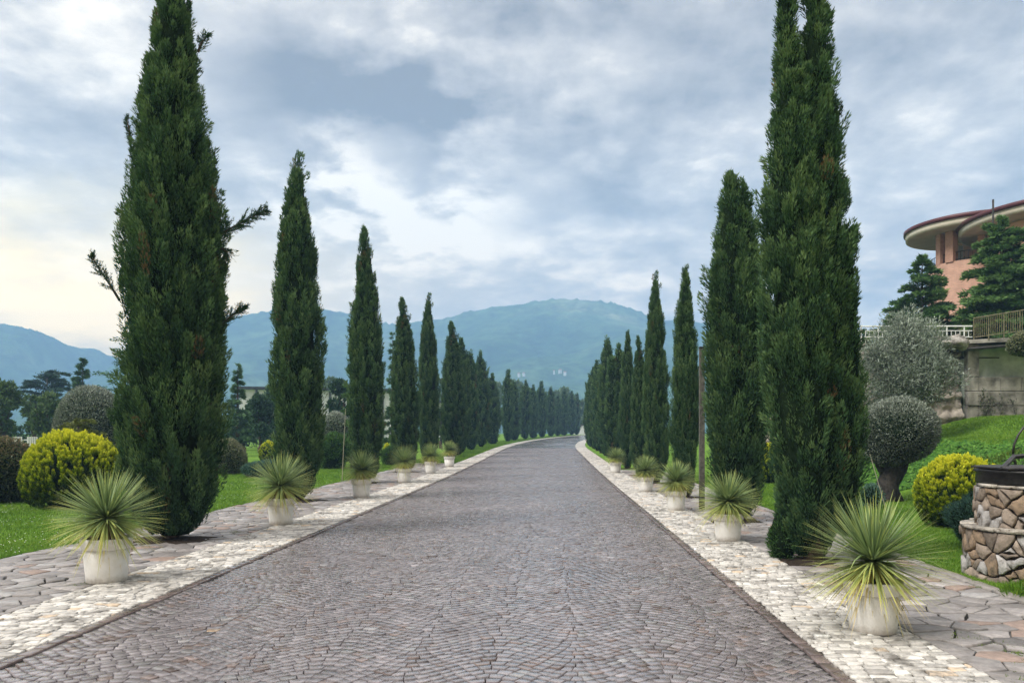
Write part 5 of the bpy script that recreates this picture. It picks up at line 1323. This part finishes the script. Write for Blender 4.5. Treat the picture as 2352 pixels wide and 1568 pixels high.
def blob(px, py, sa, se):
    a, e = px_dir(px, py)
    p1 = mth('POWER', mth('ABSOLUTE', mth('DIVIDE', mth('SUBTRACT', azw, a), sa)), 2.0); p2 = mth('POWER', mth('ABSOLUTE', mth('DIVIDE', mth('SUBTRACT', elw, e), se)), 2.0)
    return mth('EXPONENT', mth('MULTIPLY', mth('ADD', p1, p2), -1.0))
fld = mth('ADD', mth('MULTIPLY', mth('SUBTRACT', n1.outputs['Fac'], .5), 1.55), mth('MULTIPLY', mth('SUBTRACT', n2.outputs['Fac'], .5), 1.75))
fld = mth('ADD', fld, .56)
for (px, py, sa, se, k) in [(850, 190, .13, .075, -.58), (640, 150, .18, .06, -.22), (1080, 130, .25, .10, -.16), (1000, 410, .06, .035, -.28), (1300, 380, .22, .06, -.12), (960, 480, .12, .05, .62), (830, 370, .05, .06, .38), (1180, 590, .22, .035, .22), (420, 60, .10, .08, .1), (100, 60, .14, .05, .08), (60, 330, .16, .10, .04), (60, 600, .08, .03, -.25), (1120, 270, .12, .04, .22), (2250, 150, .3, .22, -.10), (225, 765, .035, .02, -.30), (45, 590, .06, .018, -.2), (990, 420, .05, .02, -.2), (150, 520, .2, .05, .15), (1350, 250, .09, .03, .18)]:
    fld = mth('ADD', fld, mth('MULTIPLY', blob(px, py, sa, se), k))
cr = ramp(nt, [(0.0, (0.140, 0.130, 0.130)), (0.38, (0.290, 0.268, 0.252)), (0.64, (0.425, 0.390, 0.350)), (1.0, (0.76, 0.68, 0.56))]); L.new(fld, cr.inputs[0])
cc = cr.outputs[0]
# glow of the hidden low sun at the left horizon, and the light band above the hills
g1 = blob(60, 690, .28, .075); cc = mixc(nt, mth('MULTIPLY', g1, .9, clamp=True), cc, (1.60, 1.27, .55))
lowf = nd(nt, 'ShaderNodeMapRange'); lowf.interpolation_type = 'SMOOTHSTEP'; lowf.inputs[1].default_value = .30; lowf.inputs[2].default_value = .06; lowf.inputs[3].default_value = 0; lowf.inputs[4].default_value = 1; L.new(el, lowf.inputs[0])
LOWMUL = mixc(nt, lowf.outputs[0], (1, 1, 1), (1.72, 1.40, 0.97)); cc = mixc(nt, 1.0, cc, LOWMUL, 'MULTIPLY')
# gain added to the unseen sky: brighter overhead to light the scene, dimmer behind
up = nd(nt, 'ShaderNodeMapRange'); up.interpolation_type = 'SMOOTHSTEP'; up.inputs[1].default_value = .62; up.inputs[2].default_value = 1.1; up.inputs[3].default_value = 1.0; up.inputs[4].default_value = 3.0; L.new(el, up.inputs[0])
bk = nd(nt, 'ShaderNodeMapRange'); bk.interpolation_type = 'SMOOTHSTEP'; bk.inputs[1].default_value = .2; bk.inputs[2].default_value = -.5; bk.inputs[3].default_value = 1.0; bk.inputs[4].default_value = 0.75; L.new(dyo, bk.inputs[0])
gain = mth('MULTIPLY', up.outputs[0], bk.outputs[0])
upf = mth('DIVIDE', mth('SUBTRACT', up.outputs[0], 1.0), 2.0)
cc = mixc(nt, 1.0, cc, mixc(nt, upf, (1, 1, 1), (1.0, 1.0, 1.03)), 'MULTIPLY')
vm = nd(nt, 'ShaderNodeVectorMath', operation='SCALE'); L.new(cc, vm.inputs[0]); L.new(mth('MULTIPLY', gain, 10.0), vm.inputs['Scale'])
sky = nd(nt, 'ShaderNodeTexSky'); sky.sky_type = 'NISHITA'; sky.sun_disc = False; sky.sun_elevation = SUN_EL; sky.sun_rotation = SUN_AZ
mixs = nd(nt, 'ShaderNodeMix'); mixs.data_type = 'RGBA'; mixs.inputs[0].default_value = .93; L.new(sky.outputs[0], mixs.inputs[6]); L.new(vm.outputs[0], mixs.inputs[7])
bg = nd(nt, 'ShaderNodeBackground'); bg.inputs['Strength'].default_value = 0.1; L.new(mixs.outputs[2], bg.inputs[0])
wo = nd(nt, 'ShaderNodeOutputWorld'); L.new(bg.outputs[0], wo.inputs[0])

sd = bpy.data.lights.new('Sun', 'SUN'); sd.energy = 1.9; sd.angle = R(20); sd.color = (1.0, 0.955, 0.89)
so = bpy.data.objects.new('sun_light', sd); COL.objects.link(so)
sdir = Vector((math.sin(SUN_AZ) * math.cos(SUN_EL), math.cos(SUN_AZ) * math.cos(SUN_EL), math.sin(SUN_EL)))
so.rotation_euler = (-sdir).to_track_quat('-Z', 'Y').to_euler(); so.location = sdir * 60

cam = bpy.data.cameras.new('Camera'); cam.sensor_width = 36; cam.lens = 36 * F / 2352; cam.shift_y = 212 / 2352; cam.clip_start = .05; cam.clip_end = 6000
co = bpy.data.objects.new('camera', cam); COL.objects.link(co); co.location = (0, 0, CAMZ); co.rotation_euler = (math.pi / 2, 0, 0)
scene.camera = co
scene.view_settings.view_transform = 'Standard'; scene.view_settings.look = 'None'; scene.view_settings.exposure = 1.22; scene.view_settings.gamma = 1.0
scene.cycles.use_denoising = True; scene.cycles.denoiser = 'OPENIMAGEDENOISE'; scene.cycles.denoising_prefilter = 'FAST'
scene.cycles.max_bounces = 6; scene.cycles.diffuse_bounces = 3; scene.cycles.glossy_bounces = 2; scene.cycles.transmission_bounces = 3; scene.cycles.transparent_max_bounces = 6; scene.cycles.volume_bounces = 1
